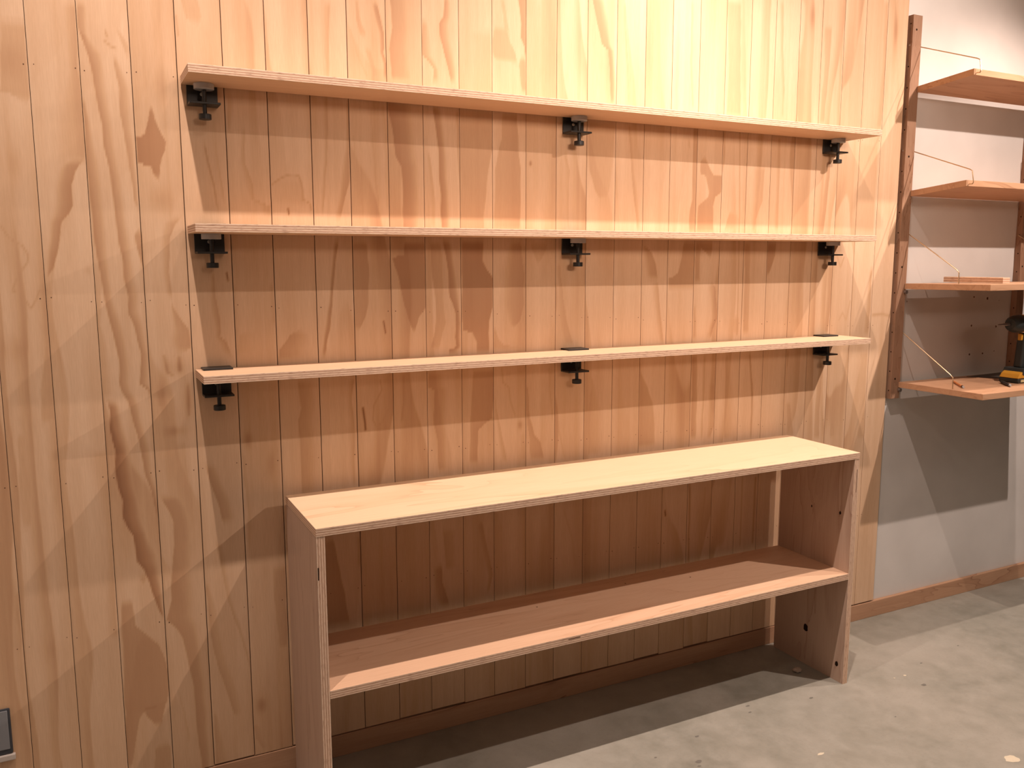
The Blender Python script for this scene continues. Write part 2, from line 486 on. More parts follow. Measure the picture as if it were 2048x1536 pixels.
# ------------------------------------------------------------------ growth-ring figure of the timber wall (metres on the wall)
BANDS = [
    (0.3,0.35,[(-0.0429,1.7541),(-0.0507,1.6482),(-0.0531,1.6151),(-0.029,1.6113),(-0.019,1.6024),(-0.0107,1.5952)],[(0.0009,1.7593),(-0.0004,1.6528),(-0.0001,1.6196),(-0.0005,1.6137),(-0.003,1.6036),(-0.0071,1.5955)]),
    (0.02,0.42,[(0.0592,1.8051),(0.0608,1.747),(0.0618,1.7079),(0.0647,1.6687),(0.035,1.6067),(0.0263,1.5463),(0.0269,1.4882),(0.0801,1.4796)],[(0.0922,1.8093),(0.0921,1.7505),(0.0923,1.7111),(0.0925,1.6714),(0.0952,1.6115),(0.0941,1.5508),(0.0931,1.4915),(0.0933,1.4803)]),
    (0.25,0.6,[(0.0502,1.4924),(0.0373,1.4786),(0.0308,1.4641),(0.0261,1.4355),(0.0187,1.3944),(0.0145,1.3739),(0.0107,1.3584),(0.0013,1.3018),(0.0007,1.2655),(0.0017,1.2395)],[(0.0942,1.4947),(0.082,1.4807),(0.0717,1.4659),(0.0604,1.4368),(0.0605,1.3956),(0.0517,1.3747),(0.0385,1.359),(0.0282,1.3019),(0.0192,1.2655),(0.0026,1.2395)]),
    (0.5,0.3,[(0.0959,1.8098),(0.0946,1.7606),(0.0998,1.7415),(0.1069,1.7225)],[(0.1239,1.8133),(0.1207,1.7637),(0.1176,1.7435),(0.1144,1.7233)]),
    (0.6,0.0,[(0.0944,1.7577),(0.1114,1.7041),(0.1176,1.6617),(0.1231,1.6067),(0.128,1.5632),(0.131,1.5193),(0.1389,1.4596),(0.1421,1.4074),(0.143,1.3578),(0.1459,1.3164),(0.1506,1.2789),(0.1532,1.2401),(0.157,1.2021),(0.1559,1.1672),(0.1656,1.1428),(0.1699,1.1129),(0.1778,1.0736),(0.1736,1.0348),(0.172,1.0079),(0.1877,0.9934),(0.1928,0.9738)],[(0.1093,1.7594),(0.1455,1.7076),(0.1486,1.6645),(0.1528,1.609),(0.1579,1.5653),(0.1621,1.5211),(0.1673,1.4608),(0.1701,1.4082),(0.1711,1.3583),(0.1767,1.3166),(0.1805,1.2789),(0.1843,1.2398),(0.1882,1.2015),(0.1882,1.1664),(0.195,1.1418),(0.1984,1.1117),(0.1983,1.0726),(0.1992,1.0333),(0.1998,1.0061),(0.2,0.9925),(0.2,0.9732)]),
    (0.6,0.1,[(0.0958,1.6216),(0.0947,1.561),(0.0943,1.51),(0.0938,1.4587),(0.0944,1.407),(0.0964,1.3486),(0.1014,1.2906),(0.1077,1.2363),(0.1111,1.1965),(0.1189,1.1465),(0.126,1.1015),(0.1307,1.0627),(0.1297,1.0129),(0.1336,0.9937),(0.1444,0.9705),(0.1497,0.9397),(0.1558,0.9052),(0.1616,0.8624),(0.1705,0.7993),(0.1799,0.7621),(0.1857,0.7156),(0.1916,0.6877)],[(0.1024,1.6222),(0.1108,1.5621),(0.1219,1.5116),(0.1264,1.4601),(0.13,1.4081),(0.1293,1.3491),(0.1296,1.2907),(0.1322,1.236),(0.1337,1.1961),(0.1486,1.1456),(0.158,1.1001),(0.1618,1.0611),(0.1589,1.011),(0.1629,0.9917),(0.1728,0.9684),(0.1752,0.9376),(0.1805,0.903),(0.1885,0.8597),(0.1923,0.7967),(0.1945,0.7603),(0.1962,0.7142),(0.1958,0.6871)]),
    (0.3,0.1,[(0.0967,1.1527),(0.0955,1.0875),(0.0958,1.0437),(0.0946,0.9776)],[(0.0996,1.1526),(0.1172,1.0865),(0.1185,1.0424),(0.1224,0.9755)]),
    (0.75,0.35,[(0.0946,0.9776),(0.1014,0.9737),(0.105,0.9523),(0.1024,0.91),(0.1107,0.8641),(0.107,0.8202),(0.1107,0.7798),(0.1189,0.7477),(0.1175,0.7062),(0.1252,0.6807),(0.1345,0.663),(0.1378,0.6213),(0.1402,0.5996),(0.1538,0.5796),(0.1663,0.5379),(0.1768,0.4962),(0.1906,0.4534)],[(0.1234,0.9755),(0.1282,0.9717),(0.132,0.9502),(0.1406,0.9066),(0.1502,0.8601),(0.1547,0.8149),(0.1576,0.7741),(0.161,0.7423),(0.1669,0.6994),(0.1728,0.6738),(0.1771,0.6566),(0.196,0.6121),(0.1959,0.5905),(0.196,0.5725),(0.196,0.5327),(0.1949,0.4928),(0.1938,0.4527)]),
    (0.6,0.6,[(0.1489,0.5685),(0.1463,0.5594),(0.1488,0.547)],[(0.1583,0.5669),(0.1578,0.5574),(0.155,0.5459)]),
    (0.3,0.2,[(0.1663,1.768),(0.1793,1.7282),(0.1855,1.7036)],[(0.1692,1.7683),(0.1909,1.7295),(0.1933,1.7043)]),
    (0.5,0.15,[(0.1579,1.7078),(0.1644,1.6416),(0.165,1.5863),(0.1744,1.5155),(0.1793,1.4634),(0.1822,1.4118),(0.1888,1.3875)],[(0.1675,1.7088),(0.1937,1.6441),(0.1944,1.5885),(0.1942,1.5166),(0.1952,1.4641),(0.1942,1.4121),(0.1948,1.3876)]),
    (0.5,0.5,[(0.1887,1.3511),(0.1787,1.3349),(0.1815,1.3135),(0.1877,1.2811),(0.1942,1.2539)],[(0.1927,1.3512),(0.1938,1.3351),(0.1936,1.3135),(0.1937,1.2811),(0.1952,1.2539)]),
    (0.65,0.6,[(0.2276,1.6138),(0.2217,1.58),(0.2155,1.5587),(0.2118,1.547),(0.1938,1.5438),(0.1941,1.5312),(0.1942,1.5156),(0.1942,1.4998),(0.1948,1.4925),(0.1984,1.4864),(0.2213,1.4843),(0.2245,1.4696),(0.2309,1.4561),(0.2346,1.4498)],[(0.2296,1.614),(0.2357,1.581),(0.2437,1.5606),(0.2481,1.5492),(0.25,1.5473),(0.2544,1.5348),(0.2515,1.5188),(0.2456,1.5025),(0.2431,1.4949),(0.2418,1.4885),(0.2406,1.4852),(0.2387,1.4703),(0.237,1.4563),(0.2366,1.4499)]),
    (0.05,0.45,[(0.2378,1.379),(0.2296,1.3594),(0.2249,1.329),(0.2235,1.2865),(0.2238,1.2548),(0.2287,1.2118),(0.2329,1.1929)],[(0.2823,1.38),(0.2625,1.36),(0.2516,1.3293),(0.2483,1.2866),(0.2445,1.2547),(0.2484,1.2115),(0.2505,1.1926)]),
    (0.3,0.45,[(0.2474,1.1926),(0.2445,1.1771),(0.2406,1.1426),(0.2376,1.127),(0.228,1.1038),(0.2302,1.0868),(0.235,1.0776),(0.2377,1.0696)],[(0.2495,1.1926),(0.2508,1.1769),(0.2689,1.1417),(0.2808,1.1254),(0.2828,1.1015),(0.283,1.0844),(0.2708,1.0759),(0.2493,1.069)]),
    (0.1,0.25,[(0.2031,0.8779),(0.2014,0.8085),(0.2003,0.7502)],[(0.2582,0.8727),(0.26,0.802),(0.2624,0.7424)]),
    (0.5,0.3,[(0.194,0.751),(0.2132,0.7119),(0.2203,0.6837),(0.2192,0.6228),(0.211,0.53),(0.2114,0.497),(0.198,0.4507),(0.2186,0.4257),(0.2283,0.4002),(0.2374,0.3408),(0.2465,0.277),(0.2479,0.2155),(0.2485,0.1589),(0.2552,0.0871),(0.2557,0.0504)],[(0.257,0.7431),(0.2659,0.7049),(0.2722,0.6764),(0.2746,0.6142),(0.2732,0.519),(0.276,0.4851),(0.278,0.435),(0.2792,0.4135),(0.2792,0.3896),(0.2786,0.3317),(0.2802,0.2691),(0.2817,0.2071),(0.2824,0.15),(0.2825,0.0795),(0.2819,0.0429)]),
    (0.05,0.3,[(0.2106,0.2741),(0.2135,0.2229),(0.2137,0.1846),(0.2155,0.133)],[(0.2139,0.2733),(0.2223,0.2207),(0.227,0.1812),(0.2311,0.1287)]),
    (0.5,0.45,[(0.1042,0.5169),(0.1017,0.4576),(0.1009,0.4097),(0.0984,0.3496),(0.0965,0.3012),(0.0958,0.2707),(0.0954,0.2462),(0.0943,0.2279),(0.0891,0.1046)],[(0.1237,0.5133),(0.1286,0.4523),(0.1765,0.3937),(0.1915,0.3286),(0.1899,0.279),(0.1839,0.2491),(0.1311,0.2372),(0.1237,0.2204),(0.0996,0.1016)]),
    (0.5,0.5,[(0.1335,0.2615),(0.1371,0.2295),(0.1549,0.1998),(0.1578,0.1928)],[(0.1817,0.2496),(0.1746,0.22),(0.17,0.1959),(0.1653,0.1908)]),
    (0.35,0.35,[(0.1655,0.1541),(0.1515,0.1376),(0.1462,0.0819)],[(0.1818,0.1497),(0.1862,0.1281),(0.1853,0.0706)]),
    (0.05,0.35,[(0.033,0.8719),(0.0649,0.7558),(0.0727,0.6397),(0.0656,0.524),(0.0598,0.4303)],[(0.0967,0.8655),(0.0968,0.7517),(0.0949,0.6363),(0.0929,0.519),(0.0923,0.4235)]),
    (0.3,0.3,[(-0.0079,1.1136),(-0.0108,1.0712),(-0.0227,1.0077),(-0.025,0.9323)],[(0.0033,1.1132),(0.0013,1.0706),(-0.0002,1.0062),(0.0022,0.9299)]),
    (0.25,0.25,[(-0.071,0.9256),(-0.0738,0.861),(-0.0785,0.7962),(-0.0782,0.7079)],[(-0.0582,0.9244),(-0.0582,0.8594),(-0.0563,0.7934),(-0.0624,0.7056)]),
    (0.0,0.4,[(-0.1218,0.5811),(-0.1156,0.5123),(-0.1086,0.4539),(-0.1017,0.4179)],[(-0.096,0.5765),(-0.0971,0.5087),(-0.0983,0.4517),(-0.0989,0.4173)]),
    (0.28,0.28,[(0.2908,1.8551),(0.2978,1.8356),(0.3018,1.8156),(0.3062,1.8007),(0.3178,1.7887),(0.3238,1.7863)],[(0.3296,1.8603),(0.3317,1.84),(0.3358,1.8198),(0.3371,1.8044),(0.3333,1.7905),(0.3301,1.787)]),
    (0.3,0.5,[(0.3295,1.5447),(0.3374,1.491),(0.3449,1.4476),(0.3506,1.3871)],[(0.3369,1.5451),(0.3449,1.4913),(0.3513,1.4478),(0.356,1.3873)]),
    (0.0,0.3,[(0.3512,1.5568),(0.3529,1.4808),(0.3579,1.4039)],[(0.3587,1.5573),(0.3647,1.4813),(0.373,1.4044)]),
    (0.05,0.35,[(0.4094,1.5823),(0.4057,1.4987),(0.4113,1.4512),(0.421,1.4192),(0.4314,1.4038),(0.4469,1.3725)],[(0.4215,1.5831),(0.4211,1.4994),(0.4357,1.4522),(0.4366,1.4197),(0.4709,1.4048),(0.4719,1.373)]),
    (0.35,0.15,[(0.3864,1.6456),(0.386,1.6143),(0.3849,1.5676),(0.3856,1.559)],[(0.4123,1.6478),(0.4022,1.6155),(0.3936,1.5682),(0.3867,1.559)]),
    (0.15,0.2,[(0.5079,1.4742),(0.4844,1.4586),(0.4794,1.4187),(0.4936,1.402)],[(0.5427,1.4757),(0.5445,1.4609),(0.5478,1.4208),(0.5637,1.4039)]),
    (0.05,0.4,[(0.5962,1.6686),(0.5955,1.5744),(0.5925,1.4848),(0.5845,1.387)],[(0.6164,1.6703),(0.611,1.5754),(0.6033,1.4853),(0.5953,1.3872)]),
    (0.05,0.4,[(0.6007,1.8745),(0.6032,1.8088),(0.6045,1.7422),(0.6042,1.6974)],[(0.6277,1.8779),(0.6244,1.8112),(0.6211,1.7439),(0.6185,1.6987)]),
    (0.2,0.5,[(0.6579,1.6566),(0.646,1.5407),(0.6292,1.4643),(0.6269,1.4291),(0.6167,1.3759)],[(0.6652,1.6572),(0.6644,1.5417),(0.6597,1.4655),(0.6489,1.4298),(0.635,1.3763)]),
    (0.45,0.6,[(0.6166,1.331),(0.6125,1.2799),(0.6058,1.2201),(0.6007,1.1769),(0.5937,1.1493),(0.5878,1.1168),(0.583,1.0829),(0.5769,1.0454)],[(0.6312,1.3312),(0.6235,1.2799),(0.6168,1.22),(0.6118,1.1766),(0.6072,1.1489),(0.6025,1.1162),(0.5953,1.0824),(0.5891,1.0448)]),
    (0.45,0.1,[(0.5335,1.1211),(0.5237,1.1131),(0.5068,1.1053),(0.4992,1.0925),(0.4784,1.0696),(0.4762,1.0434)],[(0.5371,1.121),(0.5512,1.112),(0.5703,1.1029),(0.5722,1.0895),(0.5727,1.0651),(0.573,1.0383)]),
    (0.25,0.1,[(0.4139,1.1253),(0.3905,1.1064),(0.3838,1.0576)],[(0.4481,1.1241),(0.453,1.1039),(0.4684,1.0533)]),
    (0.1,0.35,[(0.4526,1.2349),(0.4559,1.1462),(0.4503,1.1217)],[(0.471,1.2347),(0.4721,1.1457),(0.4722,1.1209)]),
    (0.05,0.45,[(0.3261,1.2587),(0.323,1.1945),(0.3246,1.1615),(0.3305,1.1259),(0.3296,1.1076),(0.3345,1.0959),(0.3438,1.0597)],[(0.339,1.2586),(0.3425,1.1941),(0.3475,1.1609),(0.3513,1.1252),(0.3482,1.1069),(0.3609,1.0948),(0.3726,1.0582)]),
    (0.35,0.45,[(0.6658,1.3316),(0.6663,1.2593),(0.6652,1.1754),(0.6655,1.1398),(0.6661,1.114),(0.6658,1.1041)],[(0.6972,1.3319),(0.7029,1.2592),(0.6995,1.1746),(0.6909,1.1391),(0.68,1.1135),(0.6683,1.104)]),
    (0.1,0.3,[(0.7276,1.3298),(0.7317,1.232),(0.7358,1.1327)],[(0.7443,1.33),(0.7446,1.2319),(0.7423,1.1325)]),
    (0.1,0.35,[(0.7107,1.6608),(0.7152,1.5914),(0.7193,1.5093),(0.7229,1.3962)],[(0.7144,1.6611),(0.7214,1.5918),(0.7282,1.5097),(0.7356,1.3965)]),
    (0.1,0.3,[(0.7357,1.6628),(0.7417,1.546),(0.742,1.3966)],[(0.752,1.6642),(0.7595,1.547),(0.7613,1.3971)]),
    (0.3,0.1,[(0.6694,1.5884),(0.6778,1.4956),(0.6913,1.3954)],[(0.673,1.5886),(0.6903,1.4962),(0.7039,1.3957)]),
    (0.35,0.6,[(0.7203,1.8898),(0.7394,1.8174),(0.7399,1.7855),(0.7408,1.773),(0.7477,1.7484),(0.7505,1.7082)],[(0.7388,1.8922),(0.7544,1.8191),(0.7549,1.7871),(0.7515,1.7741),(0.7597,1.7496),(0.7594,1.709)]),
    (0.35,0.3,[(0.6865,1.8966),(0.6887,1.8466),(0.6962,1.8081),(0.7057,1.7978)],[(0.6913,1.8972),(0.6997,1.8479),(0.7109,1.8097),(0.7118,1.7985)]),
    (0.3,0.3,[(0.7054,1.7864),(0.7131,1.753),(0.7304,1.703)],[(0.7177,1.7877),(0.7255,1.7543),(0.7429,1.7041)]),
    (0.5,0.15,[(0.7704,1.9189),(0.7748,1.8352),(0.7673,1.7838),(0.7703,1.746),(0.7745,1.7069)],[(0.8427,1.9285),(0.8451,1.8433),(0.8442,1.7919),(0.8461,1.7533),(0.8481,1.7134)]),
    (0.6,0.3,[(0.7622,1.665),(0.7637,1.6428),(0.7741,1.5739),(0.7771,1.5324),(0.7908,1.5067),(0.795,1.4575),(0.7966,1.3428)],[(0.8487,1.6719),(0.8496,1.6493),(0.8497,1.5785),(0.8503,1.5363),(0.8512,1.5096),(0.8517,1.4595),(0.8524,1.3435)]),
    (0.55,0.5,[(0.8003,1.333),(0.7969,1.2947),(0.7666,1.286),(0.7763,1.2514),(0.7871,1.1977),(0.7918,1.1688),(0.798,1.1485),(0.8004,1.1358),(0.812,1.1088),(0.8158,1.0946)],[(0.8523,1.3336),(0.853,1.2949),(0.8528,1.2861),(0.8523,1.2509),(0.8527,1.1966),(0.8536,1.1673),(0.8397,1.1473),(0.8313,1.1348),(0.8228,1.1084),(0.8185,1.0945)]),
    (0.5,0.05,[(0.8545,1.8607),(0.8524,1.8138),(0.8531,1.7787),(0.8686,1.7673),(0.8829,1.7486),(0.877,1.7124)],[(0.8767,1.8633),(0.8839,1.8172),(0.8887,1.7823),(0.8911,1.7696),(0.8988,1.7501),(0.9117,1.7154)]),
    (0.6,0.05,[(0.9119,1.926),(0.9099,1.8755),(0.9003,1.8579),(0.9012,1.825),(0.9126,1.7824),(0.9293,1.717)],[(0.9345,1.929),(0.9339,1.8784),(0.9337,1.8618),(0.9374,1.829),(0.945,1.7857),(0.9497,1.7188)]),
    (0.65,0.3,[(0.8776,1.6622),(0.8781,1.6551),(0.8847,1.6037),(0.8919,1.5433),(0.8924,1.4857),(0.8959,1.4475),(0.8967,1.4004),(0.9001,1.3504)],[(0.903,1.6642),(0.9042,1.6571),(0.9117,1.6055),(0.919,1.5448),(0.9224,1.4869),(0.9261,1.4486),(0.9269,1.4011),(0.9276,1.3508)]),
    (0.15,0.35,[(0.8559,1.5523),(0.8606,1.4303),(0.8634,1.3561)],[(0.8665,1.5529),(0.8808,1.431),(0.8824,1.3564)]),
    (0.2,0.45,[(0.9354,1.6594),(0.9397,1.557),(0.9468,1.4455)],[(0.9477,1.6604),(0.9493,1.5575),(0.9495,1.4456)]),
    (0.4,0.3,[(0.8671,1.3337),(0.8692,1.2458),(0.8757,1.1834),(0.8777,1.1335),(0.8776,1.1219),(0.8744,1.0962),(0.8634,1.0541),(0.8626,1.0463)],[(0.8957,1.334),(0.8986,1.2455),(0.8992,1.183),(0.9041,1.1327),(0.9081,1.1209),(0.898,1.0953),(0.8863,1.053),(0.8848,1.0453)]),
    (0.65,0.35,[(0.9013,1.3366),(0.9024,1.3202),(0.9126,1.2531),(0.9173,1.1877),(0.9322,1.1448),(0.9348,1.12),(0.9315,1.081),(0.9355,1.056),(0.9128,1.0492),(0.9112,1.0335)],[(0.9275,1.3369),(0.9287,1.3204),(0.9391,1.2529),(0.9496,1.1871),(0.9506,1.1443),(0.9518,1.1195),(0.9514,1.0802),(0.9511,1.0553),(0.951,1.0474),(0.9509,1.0315)]),
    (0.3,0.38,[(0.9518,1.6619),(0.9521,1.5576),(0.9516,1.5118),(0.9523,1.4394),(0.9517,1.3903),(0.9513,1.3448)],[(1.0384,1.6685),(1.0407,1.5626),(1.0305,1.5154),(1.0243,1.4417),(1.0154,1.3917),(1.0165,1.3456)]),
    (0.55,0.62,[(0.9512,1.3372),(0.9506,1.2785),(0.9503,1.2529),(0.9515,1.2349),(0.9508,1.1625),(0.9518,1.1234),(0.9544,1.0998),(0.9815,1.0909),(0.9929,1.0653),(0.9926,1.0321)],[(1.015,1.3379),(1.0118,1.2785),(1.0261,1.2524),(1.0405,1.234),(1.0402,1.1603),(1.0282,1.121),(1.0281,1.0971),(1.0281,1.0891),(1.0294,1.0637),(1.0292,1.0303)]),
    (0.1,0.25,[(0.9538,1.8487),(0.959,1.6929)],[(1.0366,1.8581),(1.0386,1.6995)]),
    (0.6,0.5,[(1.1149,1.9647),(1.1164,1.9406),(1.1243,1.8841),(1.1221,1.8494),(1.1323,1.827),(1.1367,1.7989)],[(1.1395,1.968),(1.1395,1.9435),(1.1396,1.8859),(1.1396,1.8513),(1.1396,1.8278),(1.1397,1.7992)]),
    (0.35,0.35,[(1.0507,1.8719),(1.0434,1.8286),(1.0433,1.8042),(1.0447,1.7958),(1.0531,1.7869),(1.1018,1.7831),(1.1076,1.7787)],[(1.0819,1.8755),(1.0932,1.834),(1.1076,1.8109),(1.1105,1.8025),(1.1134,1.7929),(1.1149,1.7843),(1.1163,1.7795)]),
    (0.4,0.5,[(1.1251,1.8064),(1.1192,1.7798),(1.1236,1.7391),(1.1295,1.707)],[(1.1367,1.8076),(1.1382,1.7816),(1.1397,1.7405),(1.1398,1.7078)]),
    (0.3,0.3,[(1.0651,1.946),(1.0734,1.8988),(1.079,1.8508)],[(1.0736,1.9472),(1.0834,1.9),(1.0933,1.8524)]),
    (0.35,0.45,[(1.0698,1.6622),(1.0667,1.5892),(1.0491,1.5125),(1.0487,1.4361),(1.0426,1.3524)],[(1.1134,1.6654),(1.1163,1.5922),(1.1222,1.5158),(1.1222,1.4383),(1.1222,1.3535)]),
    (0.3,0.45,[(1.0776,1.336),(1.0479,1.2445),(1.0475,1.1628),(1.0696,1.1223),(1.092,1.0948)],[(1.1237,1.3365),(1.1358,1.2438),(1.1343,1.1608),(1.1222,1.1207),(1.0995,1.0945)]),
    (0.35,0.3,[(1.0429,1.1085),(1.0427,1.0712),(1.0426,1.0565),(1.0426,1.0484),(1.0425,1.0404)],[(1.0458,1.1084),(1.059,1.0705),(1.0739,1.0551),(1.1391,1.044),(1.1406,1.0357)]),
    (0.3,0.3,[(1.1523,1.3368),(1.16,1.3077),(1.1723,1.2811),(1.1754,1.2677)],[(1.2137,1.3374),(1.2015,1.3079),(1.1877,1.2811),(1.18,1.2677)]),
    (0.1,0.2,[(1.1585,1.946),(1.1558,1.8221),(1.1546,1.6901)],[(1.1805,1.9488),(1.178,1.8244),(1.1815,1.6922)]),
    (0.05,0.35,[(1.2432,1.5738),(1.2513,1.5217),(1.2606,1.3555)],[(1.2618,1.5748),(1.2748,1.5228),(1.2732,1.3556)]),
    (0.2,0.35,[(1.2328,1.2811),(1.2335,1.1763),(1.2341,1.0965),(1.244,1.0406)],[(1.2454,1.2811),(1.2573,1.1758),(1.2741,1.0951),(1.2941,1.0383)]),
    (0.35,0.25,[(1.3319,1.6581),(1.3384,1.5257),(1.3554,1.4725),(1.3771,1.4407)],[(1.4176,1.6641),(1.4135,1.5291),(1.4046,1.4743),(1.3919,1.4411)]),
    (0.42,0.05,[(1.4625,1.6606),(1.4714,1.5646),(1.4835,1.4771),(1.4982,1.3588)],[(1.481,1.6618),(1.49,1.5656),(1.5057,1.4779),(1.512,1.359)]),
    (0.55,0.35,[(1.3385,1.9817),(1.3418,1.9695),(1.3569,1.9113),(1.3721,1.8589),(1.3916,1.8454),(1.3957,1.7935),(1.4054,1.7032)],[(1.3875,1.9881),(1.3877,1.9754),(1.4048,1.9169),(1.4107,1.863),(1.4142,1.8477),(1.4185,1.7956),(1.4218,1.7045)]),
    (0.05,0.35,[(1.4279,1.9805),(1.4343,1.9035),(1.4444,1.8126),(1.4567,1.7005)],[(1.4442,1.9826),(1.4491,1.9051),(1.4576,1.8139),(1.4667,1.7013)]),
    (0.35,0.5,[(1.5163,1.3251),(1.5169,1.3024),(1.5177,1.2696),(1.5293,1.2223)],[(1.5215,1.3251),(1.5519,1.3025),(1.567,1.2695),(1.5754,1.2218)]),
    (0.02,0.42,[(1.5434,1.2222),(1.5539,1.1597),(1.5724,1.0699),(1.5825,1.0325)],[(1.5754,1.2218),(1.5843,1.1591),(1.5978,1.0689),(1.6025,1.0316)]),
    (0.5,0.45,[(1.6892,1.6692),(1.6913,1.4557),(1.6849,1.4267),(1.6818,1.357)],[(1.7092,1.6705),(1.7079,1.4562),(1.7071,1.4272),(1.7077,1.3574)]),
    (0.45,0.4,[(1.6676,1.3423),(1.6584,1.2884),(1.6471,1.2445),(1.6292,1.2315),(1.6148,1.2272),(1.6158,1.1936)],[(1.7083,1.3427),(1.7102,1.2884),(1.71,1.2441),(1.7105,1.2308),(1.7106,1.2263),(1.71,1.1921)]),
    (0.45,0.5,[(1.729,1.5836),(1.7168,1.5658),(1.7176,1.543),(1.7218,1.5302),(1.7405,1.5267),(1.7536,1.4794),(1.7503,1.4662),(1.714,1.439),(1.7116,1.4056),(1.7096,1.3574)],[(1.7346,1.5839),(1.7427,1.5671),(1.7566,1.5447),(1.7665,1.5322),(1.7988,1.5292),(1.8008,1.4811),(1.7767,1.4671),(1.7683,1.4405),(1.7716,1.4069),(1.7735,1.3582)]),
    (0.45,0.45,[(1.7157,1.3428),(1.7298,1.315),(1.7511,1.3003),(1.7612,1.2855)],[(1.7703,1.3434),(1.7695,1.3152),(1.7682,1.3004),(1.7669,1.2855)]),
    (0.45,0.4,[(1.7083,1.3427),(1.7097,1.2515),(1.7113,1.2085)],[(1.7288,1.343),(1.7266,1.2514),(1.7301,1.2083)]),
    (0.05,0.5,[(1.7676,1.2198),(1.7495,1.196),(1.7608,1.1492),(1.7682,1.1066),(1.7578,1.0781),(1.7516,1.0403)],[(1.7733,1.2197),(1.7878,1.1955),(1.7955,1.1484),(1.7992,1.1057),(1.7868,1.0771),(1.7747,1.0393)]),
    (0.45,0.2,[(1.7132,1.1548),(1.7113,1.1023),(1.7098,1.039)],[(1.7188,1.1547),(1.7246,1.1019),(1.7288,1.0382)]),
    (0.5,0.2,[(1.8004,1.6696),(1.8025,1.5759),(1.8022,1.5395)],[(1.8137,1.6705),(1.812,1.5764),(1.806,1.5397)]),
    (0.35,0.2,[(1.8434,1.4322),(1.8341,1.4231),(1.8253,1.4021),(1.8154,1.3633)],[(1.8589,1.4326),(1.8711,1.4239),(1.8957,1.4035),(1.9015,1.3645)]),
    (0.2,0.35,[(1.9075,1.5664),(1.9126,1.4625),(1.9156,1.4024),(1.9177,1.3602)],[(1.9672,1.5693),(1.9646,1.464),(1.9396,1.4029),(1.9337,1.3604)]),
    (0.42,0.35,[(1.8986,1.3418),(1.9045,1.2199),(1.9046,1.0496)],[(1.9206,1.342),(1.9246,1.2197),(1.9269,1.0487)]),
    (0.2,0.4,[(2.0067,1.661),(2.0086,1.366)],[(2.027,1.6623),(2.0314,1.3663)]),
    (0.55,0.5,[(1.9914,1.3427),(1.9918,1.2965),(1.9923,1.2501),(1.9914,1.2268)],[(2.0264,1.3431),(2.0228,1.2966),(2.0067,1.25),(1.9956,1.2267)]),
    (0.2,0.3,[(1.8498,1.1134),(1.8447,1.0488)],[(1.8856,1.1124),(1.8846,1.0472)]),
    (0.35,0.05,[(1.6698,2.0115),(1.672,1.8485),(1.6822,1.7108)],[(1.6858,2.0136),(1.6845,1.8497),(1.6931,1.7116)]),
    (0.3,0.38,[(1.7999,2.0282),(1.8054,1.9457),(1.8115,1.8483),(1.8086,1.6988)],[(1.8502,2.0347),(1.8542,1.9513),(1.855,1.8525),(1.8658,1.7029)]),
    (0.05,0.4,[(1.9967,2.0534),(2.0056,1.8962),(2.0154,1.7948),(2.0244,1.7068)],[(2.0165,2.056),(2.0216,1.8979),(2.0336,1.7964),(2.0326,1.7074)]),
    (0.35,0.1,[(2.0843,1.8748),(2.0906,1.704)],[(2.1256,1.8788),(2.1282,1.7066)]),
    (0.3,0.4,[(2.1891,2.0043),(2.1962,1.9007),(2.1882,1.7031)],[(2.2188,2.0077),(2.2176,1.9028),(2.2054,1.7042)]),
    (0.05,0.38,[(2.252,2.0862),(2.252,1.9062),(2.2477,1.784),(2.2499,1.6918)],[(2.2692,2.0884),(2.2694,1.908),(2.2695,1.7858),(2.2741,1.6934)]),
    (0.2,0.15,[(2.2999,1.9718),(2.3095,1.6957)],[(2.3619,1.9786),(2.3704,1.6997)]),
    (0.1,0.42,[(2.4376,2.11),(2.4407,1.9094),(2.4231,1.7031)],[(2.4627,2.1132),(2.4685,1.9121),(2.4626,1.7057)]),
    (0.35,0.5,[(2.2182,1.6434),(2.2159,1.5501),(2.2037,1.4713),(2.198,1.3607)],[(2.24,1.6447),(2.2422,1.5512),(2.2366,1.4723),(2.2244,1.361)]),
    (0.3,0.5,[(2.2393,1.273),(2.2432,1.1513),(2.24,1.0332)],[(2.2774,1.2729),(2.2748,1.1506),(2.2649,1.0322)]),
    (0.3,0.4,[(2.2386,0.9537),(2.2283,0.8708),(2.2271,0.7868),(2.227,0.685)],[(2.2567,0.9527),(2.2488,0.8694),(2.2453,0.7853),(2.2522,0.6826)]),
    (0.25,0.4,[(2.4431,1.2561),(2.4376,1.1472),(2.4282,1.0257)],[(2.4574,1.256),(2.4616,1.1468),(2.4571,1.0246)]),
    (0.2,0.3,[(2.4272,0.978),(2.4298,0.8229),(2.4324,0.6654)],[(2.4585,0.9766),(2.4589,0.8209),(2.4667,0.6621)]),
    (0.2,0.25,[(2.3735,1.6604),(2.3649,1.4763),(2.3644,1.3628)],[(2.4519,1.665),(2.4533,1.479),(2.4533,1.364)]),
    (0.3,0.3,[(2.303,0.8149),(2.2914,0.7817),(2.3033,0.6777)],[(2.31,0.8144),(2.3194,0.7795),(2.3221,0.6759)]),
    (0.42,0.12,[(0.5196,1.0011),(0.5241,0.9239),(0.5158,0.895),(0.5197,0.8029),(0.5213,0.7099)],[(0.5741,0.9978),(0.5728,0.92),(0.573,0.8902),(0.5725,0.7974),(0.5706,0.7037)]),
    (0.05,0.38,[(0.6363,1.0002),(0.6345,0.9378),(0.6319,0.8497),(0.6408,0.7143)],[(0.6641,0.9985),(0.6522,0.9365),(0.6574,0.8474),(0.6537,0.7127)]),
